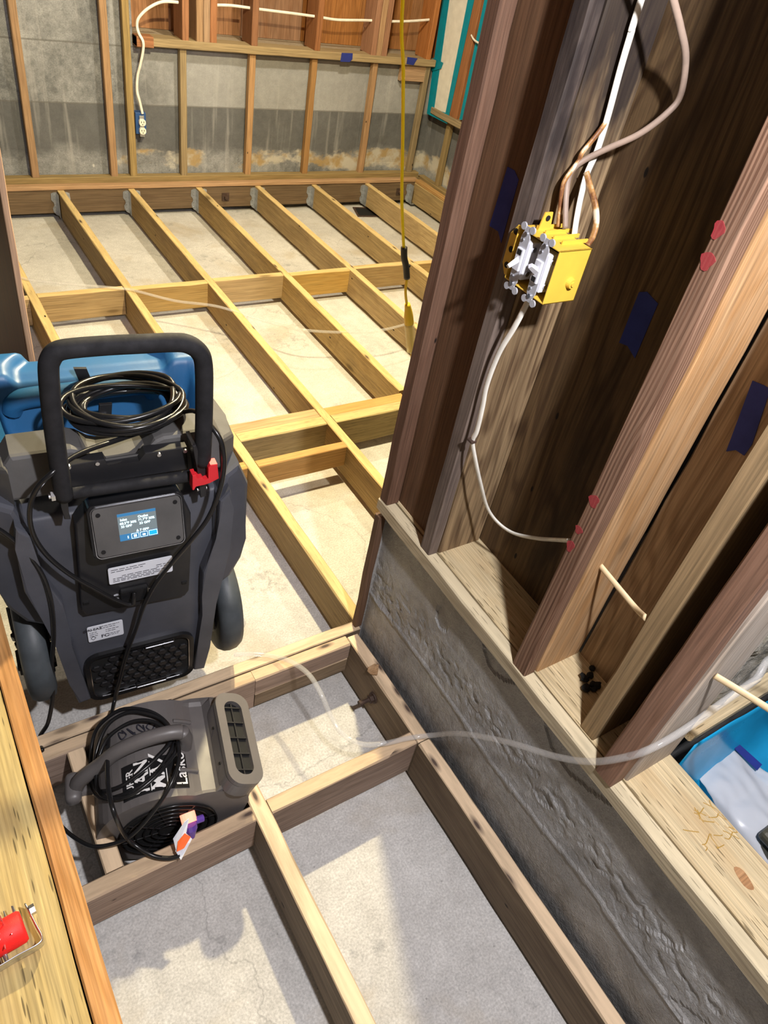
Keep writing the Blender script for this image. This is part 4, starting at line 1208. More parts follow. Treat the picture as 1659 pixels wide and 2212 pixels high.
ol += [(-0.035, 0.004), (0.06, 0.003), (0.115, 0.018), (0.148, 0.06), (0.168, 0.115), (0.186, 0.18)]
bm = bmesh.new()
prism(bm, ol, lambda u, v, d: Vector((u, d, v)), -HWD, HWD, bev=0.014)
mesh_obj('housing', bm, M['fan_grey'], blw, smooth=False, mw=BM)
# duct collar and outlet frame
OM = BM @ Matrix(((nv.x, 0, dv.x, OC.x), (0, 1, 0, OC.y), (nv.z, 0, dv.z, OC.z), (0, 0, 0, 1)))   # x = nv, y = axis, z = out
bm = bmesh.new()
frame_prism(bm, rrect(0.084, 0.236, 0.032, 7), rrect(0.044, 0.190, 0.0215, 7), lambda u, v, d: Vector((u, v, d)), -0.006, 0.006)
mesh_obj('outlet_frame', bm, M['fan_grey'], blw, mw=OM)
bm = bmesh.new()
prism(bm, rrect(0.082, 0.234, 0.031, 7), lambda u, v, d: Vector((u, v, d)), -0.045, -0.0065, bev=0.003)
col_ = mesh_obj('outlet_collar', bm, M['fan_grey'], blw, mw=OM)
bm = bmesh.new()
prism(bm, rrect(0.046, 0.192, 0.022, 7), lambda u, v, d: Vector((u, v, d)), -0.0064, -0.0055)
slot = mesh_obj('outlet_slot', bm, M['dark'], blw, mw=OM)
for k in range(5):
    box_obj('outlet_vane', -0.022, 0.022, -0.08 + k * 0.04 - 0.0015, -0.08 + k * 0.04 + 0.0015, -0.0054, 0.001, M['black_satin'], slot, 0, mw=OM)
box_obj('outlet_vane', -0.0015, 0.0015, -0.092, 0.092, -0.0054, 0.000, M['black_satin'], slot, 0, mw=OM)
for v in (0.04, -0.05):
    bm = bmesh.new()
    cyl(bm, (0.0405, v, -0.024), (0.043, v, -0.024), 0.0035, 10)
    mesh_obj('collar_screw', bm, M['dark'], col_, mw=OM)
for yy in (-0.062, 0.062):
    # raised seam ribs on the housing
    q = [Vector((DC.x + (DR + .001) * math.cos(math.radians(a)), yy * 1.0, DC.z + (DR + .001) * math.sin(math.radians(a)))) for a in range(52, 71, 3)]
    tube('housing_rib', q, 0.005, M['fan_grey'], blw, sides=8, mw=BM)
# handle
hq = [atl(p, BM, Y=0.0) for p in ((160, 1712), (170, 1690), (190, 1672), (217, 1652), (253, 1624), (307, 1599), (362, 1584), (392, 1581))]
hb = tube('handle', hq, 0.0165, M['fan_grey'], blw, per=6, sides=14, mw=BM)
q0 = atl((157, 1703), BM, Y=0.0)
bm = bmesh.new()
bbox(bm, q0.x - 0.016, q0.x + 0.018, -0.036, 0.036, q0.z - 0.02, q0.z + 0.016, 0.014, 3)
mesh_obj('handle_foot', bm, M['fan_grey'], hb, smooth=True, mw=BM)
tube('handle_post', [hq[-1] + Vector((0, 0, 0.002)), hq[-1] + Vector((0.008, 0, -0.03)), Vector((0.06, 0, 0.25))], 0.016, M['fan_grey'], hb, sides=12, mw=BM)
tube('handle_post', [q0, (q0.x + 0.02, 0, q0.z - 0.02), (-0.115, 0, 0.17)], 0.016, M['fan_grey'], hb, sides=12, mw=BM)
# intake grille on the near side
bm = bmesh.new()
ic = Vector((0.010, -HWD, 0.138))
IMt = Matrix.Translation(ic) @ Matrix.Rotation(PI / 2, 4, 'Z')
lathe(bm, [(-0.0015, 0.001), (-0.002, 0.104), (0.003, 0.106)], IMt, 40)
ig = mesh_obj('intake_grille', bm, M['dark'], blw, mw=BM)
for r_ in (0.022, 0.038, 0.054, 0.071, 0.088, 0.104):
    bm = bmesh.new()
    pts = [Vector((ic.x + r_ * math.cos(a), -HWD - 0.005, ic.z + r_ * math.sin(a))) for a in [2 * PI * k / 40 for k in range(41)]]
    sweep(bm, pts, 0.0022, 6, caps=False)
    mesh_obj('grille_ring', bm, M['black_gloss'], ig, smooth=True, mw=BM)
for k in range(8):
    a = k * PI / 4 + 0.2
    bm = bmesh.new()
    cyl(bm, (ic.x + 0.02 * math.cos(a), -HWD - 0.004, ic.z + 0.02 * math.sin(a)), (ic.x + 0.104 * math.cos(a), -HWD - 0.004, ic.z + 0.104 * math.sin(a)), 0.002, 6)
    mesh_obj('grille_spoke', bm, M['black_gloss'], ig, mw=BM)
for (x, y) in ((-0.06, -0.10), (0.09, -0.10), (-0.06, 0.10), (0.09, 0.10)):
    bm = bmesh.new()
    lathe(bm, [(0.0, 0.014), (0.008, 0.016), (0.016, 0.012)], Matrix.Translation((x, y, -0.001)) @ Matrix.Rotation(-PI / 2, 4, 'Y'), 12)
    mesh_obj('rubber_foot', bm, M['black_satin'], blw, mw=BM)
# label wrapped on the drum
def drum(th, y, r): return Vector((DC.x + r * math.cos(th), y, DC.z + r * math.sin(th)))
inv = BM.inverted(); eo = inv @ EYE
def drum_hit(p):
    d = inv.to_3x3() @ ray(*p)
    a = d.x ** 2 + d.z ** 2
    ox, oz = eo.x - DC.x, eo.z - DC.z
    b = 2 * (ox * d.x + oz * d.z); c = ox * ox + oz * oz - DR * DR
    t = (-b - math.sqrt(max(0, b * b - 4 * a * c))) / (2 * a)
    h = eo + d * t
    return math.atan2(h.z - DC.z, h.x - DC.x), h.y
c4 = [drum_hit(p) for p in ((262, 1663), (398, 1627), (410, 1701), (269, 1736))]
th0 = (c4[0][0] + c4[3][0]) / 2; th1 = (c4[1][0] + c4[2][0]) / 2
ya = (c4[2][1] + c4[3][1]) / 2; yb_ = (c4[0][1] + c4[1][1]) / 2
bm = bmesh.new()
NTh = 18
gA = [[bm.verts.new(drum(th0 + (th1 - th0) * i / NTh, y, DR + 0.0012)) for y in (ya, yb_)] for i in range(NTh + 1)]
for i in range(NTh): bm.faces.new((gA[i][0], gA[i + 1][0], gA[i + 1][1], gA[i][1]))
bl_ = mesh_obj('brand_label', bm, M['black_gloss'], blw, smooth=True, mw=BM)
def label_word(body, size, thc, yc, bold, align='LEFT'):
    me = text_mesh(body, size, align, bold)
    me.materials.clear()
    for v in me.vertices:
        u, w_ = v.co.x, v.co.y
        v.co = drum(thc + w_ / DR, yc + u, DR + 0.0017)
    return link('label_word', me, M['fan_white'], bl_, BM)
AR = abs(th0 - th1); AX = yb_ - ya
label_word('SUPER', 0.022, th0 - AR * 0.13, ya + AX * 0.06, 0.0004)
label_word('FAN', 0.040, th0 - AR * 0.315, ya + AX * 0.05, 0.0010)
label_word('MAX', 0.040, th0 - AR * 0.55, ya + AX * 0.05, 0.0010)
label_word('Lasko', 0.034, th0 - AR * 0.90, ya + AX * 0.08, 0.0004)
bm = bmesh.new()
for fr in (0.435, 0.675):
    t0 = th0 - AR * fr
    vs = [drum(t0 + dt, y, DR + 0.0017) for dt in (0.006, -0.006) for y in (ya + AX * 0.05, yb_ - AX * 0.1)]
    a = [bm.verts.new(v) for v in (vs[0], vs[1], vs[3], vs[2])]
    bm.faces.new(a)
mesh_obj('label_rule', bm, M['fan_white'], bl_, mw=BM)
# black marker scribble on the far top of the drum
for (a_, dx) in ((0, 0), (1, .017), (2, .032), (3, .05)):
    q = [drum(math.radians(118 - a_ * 9 - 4 * math.sin(t * 1.7 + a_)), 0.055 + 0.012 * math.cos(t * 1.9 + a_ * 2), DR + 0.0008) for t in range(5)]
    tube('marker_stroke', q, 0.0016, M['ink'], blw, sides=5, mw=BM)

# blower cord: loops round the handle, then out over the sleeper and away
def on_drum(p, off):
    th, y = drum_hit(p)
    return BM @ drum(th, max(-HWD + 0.004, min(HWD - 0.006, y)), DR + off)
path = []
for (seq, off) in (([(372, 1600), (360, 1567), (325, 1541), (271, 1524), (231, 1544), (210, 1587), (203, 1640), (206, 1700), (231, 1726), (289, 1711), (329, 1682), (357, 1646)], 0.007),
                   ([(373, 1606), (352, 1566), (318, 1549), (282, 1545), (246, 1566), (226, 1605), (216, 1660), (220, 1704), (240, 1711), (275, 1700), (311, 1671), (340, 1643)], 0.014),
                   ([(366, 1606), (336, 1572), (297, 1567), (260, 1587), (238, 1616), (226, 1668), (236, 1720), (285, 1728), (335, 1690), (372, 1640)], 0.020)):
    path += [on_drum(p, off) for p in seq]
tail = [at(p, Z=z) for p, z in (((384, 1604), .304), ((386, 1645), .304), ((366, 1700), .296), ((328, 1758), .255), ((283, 1806), .21), ((240, 1824), .185), ((200, 1828), .172), ((168, 1814), .15), ((140, 1792), .12), ((112, 1760), .06))]
tube('cord', path + tail, 0.0044, M['cord_black'], blw, per=5, sides=8)
# lit plug and its warning tag
P0 = at((404, 1756), Y=0.732); P1 = at((410, 1778), Y=0.712); P2 = at((414, 1800), Y=0.700)
plg = pcord
bm = bmesh.new(); cyl(bm, P0, P1, 0.0165, 14); mesh_obj('plug_face', bm, M['plug_lit'], plg, smooth=False)
bm = bmesh.new()
sweep(bm, [P1, P1.lerp(P2, .5), P2, P2 + (P2 - P1) * .4], 0.0155, 12, radii=[1, .95, .6, .35])
cyl(bm, P1 + Vector((0.012, 0, 0)), P1 + Vector((0.030, 0.0, -.004)), 0.008, 10)
mesh_obj('plug_body', bm, M['plug'], plg, smooth=False)
def polyplate(name, pts, mat, parent, th=0.0008):
    nrm = (pts[1] - pts[0]).cross(pts[-1] - pts[0]).normalized() * th
    bm = bmesh.new()
    a = [bm.verts.new(v + nrm / 2) for v in pts]; b = [bm.verts.new(v - nrm / 2) for v in pts]
    bm.faces.new(a); bm.faces.new(list(reversed(b)))
    n = len(pts)
    for i in range(n): bm.faces.new((a[i], b[i], b[(i + 1) % n], a[(i + 1) % n]))
    return mesh_obj(name, bm, mat, parent)
polyplate('tag_paper', [at(p, Z=z) for p, z in (((398, 1776), .225), ((408, 1768), .225), ((402, 1800), .208), ((380, 1836), .186), ((374, 1812), .196))], M['label_white'], pcord)
polyplate('tag_paper', [at(p, Z=z) for p, z in (((402, 1800), .206), ((415, 1812), .200), ((391, 1858), .178), ((379, 1838), .184))], M['label_white'], pcord)
polyplate('tag_print', [at(p, Z=z) for p, z in (((399, 1800), .211), ((412, 1808), .206), ((398, 1832), .194), ((382, 1840), .189), ((384, 1818), .199))], M['tag_orange'], pcord)

# ================================================================== CLEAR TUBES
def clear_tube(pts, r, label):
    o = tube('drain_tube', pts, r, M['tube_clear'], per=10, sides=12)
    return tag(o, label, 'tube')
ta = [at((500, 1300), X=0.545), at((514, 1322), X=0.556), at((527, 1345), X=0.566), at((520, 1358), X=0.56), at((512, 1350), X=0.55)]
tube('drain_hose', ta, 0.0045, M['tube_clear'], deh, per=8, sides=10)
tb = [at((505, 1414), Z=.17), at((545, 1413), Z=.170), at((590, 1418), Z=.172), at((630, 1430), Z=.20), at((668, 1458), Z=.225), at((694, 1500), Z=.21), at((714, 1545), Z=.18), at((740, 1585), Z=.16), at((780, 1607), Z=.165), at((830, 1606), Z=.175), at((880, 1595), Z=.172),
      at((935, 1588), X=.868), at((1000, 1585), X=.866), at((1100, 1604), X=.866), at((1200, 1634), X=.864), at((1270, 1645), X=.862), at((1330, 1640), X=.864), at((1400, 1620), X=.885), at((1480, 1575), X=.95), at((1560, 1518), X=1.02), at((1630, 1470), X=1.08), at((1700, 1425), X=1.15), (1.34, 0.02, 0.80), (1.48, -0.12, 0.55), (1.56, -0.30, 0.425), (1.60, -0.50, 0.415)]
clear_tube(tb, 0.0068, 'clear vinyl drain tube crossing the sleepers and climbing the dark stem wall')
tc_ = [at(p, Z=z) for p, z in (((15, 588), .165), ((60, 604), .166), ((130, 612), .168), ((270, 624), .168), ((300, 630), .168), ((380, 650), .15), ((470, 662), .168), ((560, 690), .150), ((650, 712), .168), ((760, 718), .160), ((830, 712), .168), ((900, 694), .168), ((960, 680), .166))]
clear_tube(tc_, 0.0062, 'thin clear tube lying across the long joists in the far room')

# ================================================================== SWITCH BOX
bx0, bx1, by0, by1, bz0, bz1 = 0.860, 0.930, 0.752, 0.852, 1.322, 1.410
sb = empty('switch_box', ((bx0 + bx1) / 2, (by0 + by1) / 2, bz0), 'yellow plastic electrical box holding two grey toggle switches on the scorched stud', 'electrical box')
t_ = 0.0025
bm = bmesh.new()
bbox(bm, bx0, bx1, by0, by0 + t_, bz0, bz1, 0.0008)
bbox(bm, bx0, bx1, by1 - t_, by1, bz0, bz1, 0.0008)
bbox(bm, bx0, bx1, by0, by1, bz0, bz0 + t_, 0.0008)
bbox(bm, bx0, bx1, by0, by1, bz1 - t_, bz1, 0.0008)
bbox(bm, bx1 - t_, bx1, by0, by1, bz0, bz1, 0.0008)
mesh_obj('box_shell', bm, M['yellow_box'], sb)
box_obj('box_hollow', bx1 - t_ - 0.002, bx1 - t_, by0 + t_, by1 - t_, bz0 + t_, bz1 - t_, M['dark'], sb, 0)
for k in range(4):
    y = by0 + 0.022 + k * 0.020
    box_obj('top_fin', bx0 + 0.022, bx1 + 0.008, y - 0.001, y + 0.001, bz1, bz1 + 0.006, M['yellow_box'], sb, 0)
bm = bmesh.new()
prism(bm, [(-0.013, 0), (0.013, 0), (0.010, 0.018), (0.008, 0.028), (-0.008, 0.028), (-0.010, 0.018)], lambda u, v, d: Vector((0.894 + u, by1 - 0.022 + d, bz1 + v)), -0.0012, 0.0012)
ear = mesh_obj('mounting_ear', bm, M['yellow_box'], sb)
bm = bmesh.new(); cyl(bm, (0.894, by1 - 0.0245, bz1 + 0.019), (0.894, by1 - 0.0195, bz1 + 0.019), 0.0045, 12); mesh_obj('ear_hole', bm, M['dark'], ear)
bm = bmesh.new(); cyl(bm, (0.905, by0 + 0.002, 1.356), (0.905, by0 - 0.007, 1.356), 0.010, 18, 0.0075); cyl(bm, (0.905, by0 - 0.006, 1.356), (0.905, by0 - 0.009, 1.356), 0.004, 12)
mesh_obj('screw_boss', bm, M['yellow_box'], sb)
# side bracket with holes on the stud edge
bm = bmesh.new()
prism(bm, [(a, b) for a, b in ((by1, 1.405), (by1 + 0.018, 1.403), (by1 + 0.030, 1.385), (by1 + 0.030, 1.335), (by1 + 0.018, 1.318), (by1, 1.325))], lambda u, v, d: Vector((d, u, v)), 0.8755, 0.8785, bev=0.0008)
br = mesh_obj('nail_bracket', bm, M['left_plate'], sb)
br.data.materials[0] = M['yellow_box']
for z in (1.392, 1.362, 1.335):
    bm = bmesh.new(); cyl(bm, (0.8745, by1 + 0.018, z), (0.879, by1 + 0.018, z), 0.0052, 12); mesh_obj('bracket_hole', bm, M['dark'], br)
def switch(yc, up):
    xs_ = bx0 - 0.004
    zc = (bz0 + bz1) / 2
    bm = bmesh.new()
    o = [(-0.009, -0.052), (-0.006, -0.044), (-0.0095, -0.036), (-0.0095, 0.036), (-0.006, 0.044), (-0.009, 0.052), (0.009, 0.052), (0.006, 0.044), (0.0095, 0.036), (0.0095, -0.036), (0.006, -0.044), (0.009, -0.052)]
    prism(bm, o, lambda u, v, d: Vector((xs_ + d, yc + u, zc + v)), -0.001, 0.001)
    for s in (-1, 1):
        for e in (-1, 1):
            cyl(bm, (xs_ - 0.0016, yc + e * 0.0105, zc + s * 0.050), (xs_ + 0.0012, yc + e * 0.0105, zc + s * 0.050), 0.006, 12)
    sw = mesh_obj('switch', bm, M['switch_metal'], sb)
    bm = bmesh.new()
    bbox(bm, xs_ + 0.001, xs_ + 0.026, yc - 0.013, yc + 0.013, zc - 0.031, zc + 0.031, 0.002)
    bbox(bm, xs_ - 0.005, xs_ + 0.001, yc - 0.0075, yc + 0.0075, zc - 0.018, zc + 0.018, 0.001)
    mesh_obj('switch_body', bm, M['switch_grey'], sw)
    bm = bmesh.new()
    sweep(bm, [Vector((xs_ - 0.002, yc, zc)), Vector((xs_ - 0.012, yc, zc + up * 0.006)), Vector((xs_ - 0.021, yc, zc + up * 0.011))], 0.0052, 4, radii=[1.15, 1.05, 0.85])
    mesh_obj('toggle', bm, M['switch_grey'], sw)
    box_obj('toggle_slot', xs_ - 0.0056, xs_ - 0.0048, yc - 0.0045, yc + 0.0045, zc - 0.012 * up - 0.004, zc - 0.012 * up + 0.004, M['dark'], sw, 0)
    for s in (-1, 1):
        bm = bmesh.new()
        cyl(bm, (xs_ - 0.0035, yc, zc + s * 0.041), (xs_, yc, zc + s * 0.041), 0.0035, 10)
        cyl(bm, (xs_ - 0.0025, yc + .004, zc + s * 0.030), (xs_, yc + .004, zc + s * 0.030), 0.0025, 10)
        mesh_obj('mounting_screw', bm, M['steel'], sw)
        bm = bmesh.new()
        cyl(bm, (xs_ + 0.012, yc - 0.0155, zc + s * 0.020), (xs_ + 0.012, yc - 0.012, zc + s * 0.020), 0.0045, 10)
        mesh_obj('terminal_screw', bm, M['steel'], sw)
switch(0.826, -1)
switch(0.780, 1)
bm = bmesh.new()
pts = [Vector((0.885 + 0.006 * math.sin(a), 0.803 + 0.007 * math.cos(a), 1.37 + 0.011 * math.sin(a))) for a in [k * PI / 6 for k in range(11)]]
sweep(bm, pts, 0.0018, 6); mesh_obj('bare_wire', bm, M['outlet_ivory'], sb, smooth=True)

# ================================================================== CABLES ON THE STUD WALL
def cable(pts, label, mat='nm_white', r=0.0062, ry=0.0032, up0=None, name='cable'):
    o = tube(name, pts, r, M[mat], per=8, sides=10, ry=ry, up0=up0)
    return tag(o, label, 'cable')
top = at((1385, 0), Y=.846)
cable([(top.x, .846, HT - .002), (top.x, .846, 2.0), top, at((1362, 75), Y=.846), at((1340, 150), Y=.846), at((1312, 255), Y=.845), at((1290, 325), Y=.844), at((1268, 375), Y=.84), at((1256, 420), Y=.825), at((1246, 470), Y=.81), at((1240, 512), Y=.80)],
      'flat white cable running down the scorched stud into the yellow box', up0=(1, 0, 0), r=0.0066)
tp = at((1452, -10), Y=.775)
n1_ = at((1470, 60), Y=.77)
up1 = tp + (tp - n1_) * 3.0
cable([(up1.x - .02, up1.y, HT - .002), up1 + Vector((-.01, 0, .15)), up1, tp, at((1470, 60), Y=.77), at((1481, 125), Y=.765), at((1470, 205), Y=.765), at((1440, 245), Y=.77), at((1380, 290), Y=.79), at((1310, 322), Y=.82), at((1262, 346), Y=.838), at((1236, 368), Y=.842), at((1226, 395), Y=.838), at((1222, 440), Y=.825), at((1221, 492), Y=.81)],
      'brownish cable bowing out over the plywood and back to the yellow box', 'nm_brown', 0.0055, 0.0045)
cable([at((1308, 265), Y=.845), at((1290, 290), Y=.843), at((1258, 330), Y=.842), at((1250, 348), Y=.842), at((1232, 372), Y=.84), at((1216, 400), Y=.838), at((1210, 450), Y=.832), at((1206, 490), Y=.825)],
      'short scorched cable stub bent behind the white cable above the box', 'nm_burnt', 0.0045, 0.0035)
cable([at((1266, 372), Y=.838), at((1273, 398), Y=.825), at((1285, 440), Y=.80), at((1288, 480), Y=.785), at((1280, 512), Y=.775), at((1268, 530), Y=.770)],
      'rust-stained cable curling down to the near end of the yellow box', 'nm_burnt', 0.0055, 0.004)
cable([at((1142, 648), X=.884), at((1112, 705), X=.878), at((1078, 762), X=.876), at((1052, 830), X=.876), at((1042, 880), X=.877), at((1030, 930), X=.878), at((1021, 952), X=.879), at((1026, 990), X=.885), at((1038, 1045), X=.91), at((1052, 1095), X=.945), at((1075, 1128), X=.965), at((1110, 1152), X=.978), at((1160, 1163), X=.978), at((1200, 1166), X=.972), at((1232, 1168), Y=.543)],
      'white cable dropping from the yellow box and bending into the striped stud', up0=(0, -1, 0))
st = at((1021, 951), X=0.8785)
bm = bmesh.new(); bbox(bm, 0.8695, 0.8825, st.y - 0.008, st.y + 0.008, st.z - 0.0025, st.z + 0.0025, 0.001)
tag(mesh_obj('cable_staple', bm, M['rust']), 'rusty staple pinning the white cable to the scorched stud', 'staple')
cable([at((1297, 1222), Y=.499), at((1335, 1268), Y=.45), at((1372, 1312), Y=.405), at((1394, 1334), Y=.369)], 'cream cable crossing the bay between the striped stud and the tan stud', 'nm_cream', 0.0062, 0.0035)
cable([at((1545, 1460), Y=.233), at((1600, 1493), X=.955), at((1659, 1530), X=.965), at((1720, 1570), X=.97), at((1800, 1625), X=.97), (.97, -.2, .95), (.97, -.558, .95)], 'cream cable leaving the pale stud above the bare plate', 'nm_cream', 0.0066, 0.0036)

# back wall cable and outlet
oc = at((306, 272), Y=4.505)
cable([at(p, Y=Y) for p, Y in (((385, 5), 4.50), ((350, 4), 4.49), ((320, 18), 4.49), ((300, 38), 4.49), ((296, 55), 4.492), ((300, 72), 4.487), ((309, 90), 4.478), ((309, 110), 4.484), ((303, 140), 4.495), ((297, 165), 4.505), ((296, 195), 4.507), ((302, 220), 4.505), ((308, 246), 4.505))],
      'white cable looping over the ledge and down to the wall outlet', r=0.0075, ry=0.005)
out = empty('wall_outlet', (oc.x, 4.53, oc.z - 0.05), 'ivory duplex outlet in a blue box beside the tall furring stud', 'outlet')
box_obj('outlet_box', oc.x - 0.032, oc.x + 0.028, 4.508, 4.555, oc.z - 0.045, oc.z + 0.068, M['outlet_blue'], out, 0.003)
box_obj('yoke', oc.x - 0.012, oc.x + 0.014, 4.500, 4.504, oc.z - 0.056, oc.z + 0.054, M['galv'], out, 0.001)
for dz in (0.02, -0.024):
    bm = bmesh.new()
    prism(bm, rrect(0.036, 0.034, 0.013), lambda u, v, d: Vector((oc.x + 0.002 + u, d, oc.z + dz + v)), 4.490, 4.508, bev=0.001)
    rc = mesh_obj('receptacle', bm, M['outlet_ivory'], out)
    for dx in (-0.007, 0.007):
        box_obj('slot', oc.x + 0.002 + dx - 0.0015, oc.x + 0.002 + dx + 0.0015, 4.4885, 4.4905, oc.z + dz - 0.001, oc.z + dz + 0.008, M['dark'], rc, 0)
    box_obj('slot', oc.x, oc.x + 0.004, 4.4885, 4.4905, oc.z + dz - 0.011, oc.z + dz - 0.006, M['dark'], rc, 0)
hp_ = [at(p, Y=4.495 + 0.05) for p in ((462, 11), (500, 12), (545, 18), (600, 25), (640, 30), (690, 37), (730, 43), (790, 44), (830, 46), (880, 46), (936, 42))]
tag(tube('cable', [Vector((2.0, 4.545, hp_[0].z))] * 0 + hp_, 0.0075, M['nm_white'], per=6, sides=8, ry=0.005), 'white cable strung level through the red upper studs', 'cable')
cable([at((1018, 76), X=3.375), at((1024, 86), X=3.36), at((1034, 93), X=3.345), at((1044, 98), X=3.33)], 'short white cable end poking out of the window post', r=0.006, ry=0.005)

# ================================================================== YELLOW DROP LIGHT
YC = 1.80
dl = empty('drop_light', at((890, 780), Y=YC), 'yellow drop light hanging on a yellow cord over the far joists', 'work light')
tp = at((870, 0), Y=YC)
tube('cord', [(tp.x - .10, YC, HT - .002), (tp.x - .04, YC, 2.0), tp, at((871, 150), Y=YC), at((870, 300), Y=YC), at((868, 430), Y=YC), at((872, 536), Y=YC)], 0.0048, M['cord_yellow'], dl, sides=10)
a0, a1, a2, a3 = [at(p, Y=YC) for p in ((873, 534), (873, 556), (877, 575), (879, 601))]
bm = bmesh.new(); sweep(bm, spline([a0, a1, a2, a3], 5), 0.0105, 12, radii=None); cyl(bm, a2 + Vector((0.008, 0, 0)), a2 + Vector((0.0135, 0, 0)), 0.006, 10)
mesh_obj('inline_switch', bm, M['black_satin'], dl, smooth=True)
tube('cord', [at((879, 600), Y=YC), at((876, 630), Y=YC), at((879, 660), Y=YC)], 0.0045, M['lamp_yellow'], dl, sides=10)
g0, g1, g2, g3 = [at(p, Y=YC) for p in ((880, 656), (882, 672), (883, 690), (884, 700))]
tube('grip', [g0, g1, g2, g3], 0.0165, M['lamp_yellow'], dl, per=3, sides=14, radii=[.55, .62, .7, .8, .9, .97, 1, 1, 1, 1])
l0, l1 = at((884, 698), Y=YC), at((889, 758), Y=YC)
l2 = at((890, 790), Y=YC)
tube('lamp_cover', [l0, l0.lerp(l1, .5), l1], 0.017, M['lamp_clear'], dl, per=4, sides=14)
tube('lamp_core', [l0, l0.lerp(l1, .5), l1], 0.0095, M['lamp_yellow'], dl, per=3, sides=10)
tube('tail_cord', [l1, l2, at((892, 830), Y=YC)], 0.0045, M['lamp_yellow'], dl, sides=8)

# ================================================================== TAPE
def tape_x(px, X, label, mat='tape_blue', out=-1):
    q = [at(p, X=X) for p in px]
    bm = bmesh.new()
    prism(bm, [(a.y, a.z) for a in q], lambda u, v, d: Vector((X + d, u, v)), -0.0009, -0.0001)
    o = mesh_obj('masking_tape', bm, M[mat])
    return tag(o, label, 'tape')
def tape_y(px, Y, label, mat='tape_blue'):
    q = [at(p, Y=Y) for p in px]
    bm = bmesh.new()
    prism(bm, [(a.x, a.z) for a in q], lambda u, v, d: Vector((u, Y + d, v)), -0.0012, -0.0002)
    o = mesh_obj('masking_tape', bm, M[mat])
    return tag(o, label, 'tape')
tape_x([(1097, 360), (1112, 368), (1121, 388), (1083, 525), (1077, 500), (1058, 488)], 0.9184, 'torn dark blue tape strip on the brown corner post')
tape_x([(1381, 631), (1398, 630), (1422, 656), (1372, 774), (1356, 747), (1338, 740)], 1.0357, 'torn dark blue tape strip on the stained plywood beside the striped stud')
tape_x([(1626, 822), (1650, 832), (1665, 840), (1625, 960), (1608, 984), (1590, 972), (1569, 975)], 1.0357, 'torn dark blue tape strip behind the tan stud')
tape_y([(738, 114), (762, 115), (761, 128), (755, 134), (735, 133)], 4.494, 'dark blue tape square on the middle of the ledge plate')
tape_y([(880, 123), (902, 126), (893, 141), (878, 138)], 4.494, 'dark blue tape square on the ledge plate near the window')

# taped window cover on the far right wall
wc = empty('window_cover', at((945, 250), X=3.37), 'white plastic window cover edged with teal tape on the far wall', 'plastic cover')
s2 = lambda x, y: (500 + x / 2.9625, y / 2.9625)
XW = 3.375
def wpoly(name, bot, topp, mat, th):
    """bot: two pixels, topp: two pixels at the frame top; carried on upward"""
    b = [at(s2(*p), X=XW) for p in bot]; t = [at(s2(*p), X=XW) for p in topp]
    t = [bb + (tt - bb) * (1.55 / max(0.3, tt.z - bb.z)) for bb, tt in zip(b, t)]
    bm = bmesh.new()
    o = [(b[0].y, b[0].z), (b[1].y, b[1].z), (t[1].y, t[1].z), (t[0].y, t[0].z)]
    prism(bm, o, lambda u, v, d: Vector((XW + d, u, v)), th[0], th[1])
    return mesh_obj(name, bm, M[mat], wc)
wpoly('plastic_sheet', ((1262, 718), (1372, 770)), ((1368, 0), (1532, 0)), 'plastic_white', (0.004, 0.0055))
wpoly('tape_strip', ((1250, 725), (1295, 702)), ((1348, 0), (1393, 0)), 'tape_teal', (0.000, 0.002))
wpoly('tape_strip', ((1362, 760), (1380, 790)), ((1512, 0), (1552, 0)), 'tape_teal', (0.000, 0.002))
wpoly('tape_strip', ((1458, 765), (1478, 768)), ((1618, 0), (1642, 0)), 'tape_teal', (0.000, 0.002))
q = [at(s2(*p), X=XW) for p in ((1250, 727), (1380, 792), (1372, 722), (1292, 698))]
bm = bmesh.new(); prism(bm, [(a.y, a.z) for a in q], lambda u, v, d: Vector((XW + d, u, v)), -0.001, 0.001); mesh_obj('tape_strip', bm, M['tape_teal'], wc)
q = [at(s2(*p), X=XW) for p in ((1278, 380), (1300, 372), (1355, 402), (1342, 440), (1290, 455), (1268, 430))]
bm = bmesh.new(); prism(bm, [(a.y, a.z) for a in q], lambda u, v, d: Vector((XW + d, u, v)), -0.006, 0.001); mesh_obj('tape_fold', bm, M['tape_teal'], wc)

# ================================================================== BEYOND THE RIGHT WALL
# rough stub of concrete beside the pale stud with a thin ledge strip under it
bm = bmesh.new()
NXs, NZs = 60, 60
g = []
for i in range(NXs + 1):
    x = 1.052 + 0.9 * i / NXs
    g.append([])
    for j in range(NZs + 1):
        z = 0.70 + 1.0 * j / NZs
        y = 0.262 - 0.030 * abs(nz(x * 9, z * 7, 3)) - 0.016 * nz(x * 22, z * 20, 6) - 0.006 * nz(x * 60, z * 60, 1)
        g[-1].append(bm.verts.new((x, y, z)))
for i in range(NXs):
    for j in range(NZs):
        bm.faces.new((g[i][j], g[i + 1][j], g[i + 1][j + 1], g[i][j + 1]))
ex = bmesh.ops.extrude_face_region(bm, geom=bm.faces[:])
for v_ in ex['geom']:
    if isinstance(v_, bmesh.types.BMVert): v_.co.y = 0.42
wall_stub = tag(mesh_obj('wall_stub', bm, M['rubble']), kind='structure')
bd('ledge_strip', 1.046, 2.0, 0.225, 0.40, 0.676, 0.698, 'x', M['plate_pale'], wall_stub)
box_obj('stub_base', 1.092, 2.0, 0.27, 0.42, 0.0, 0.663, M['stem'], wall_stub, 0)
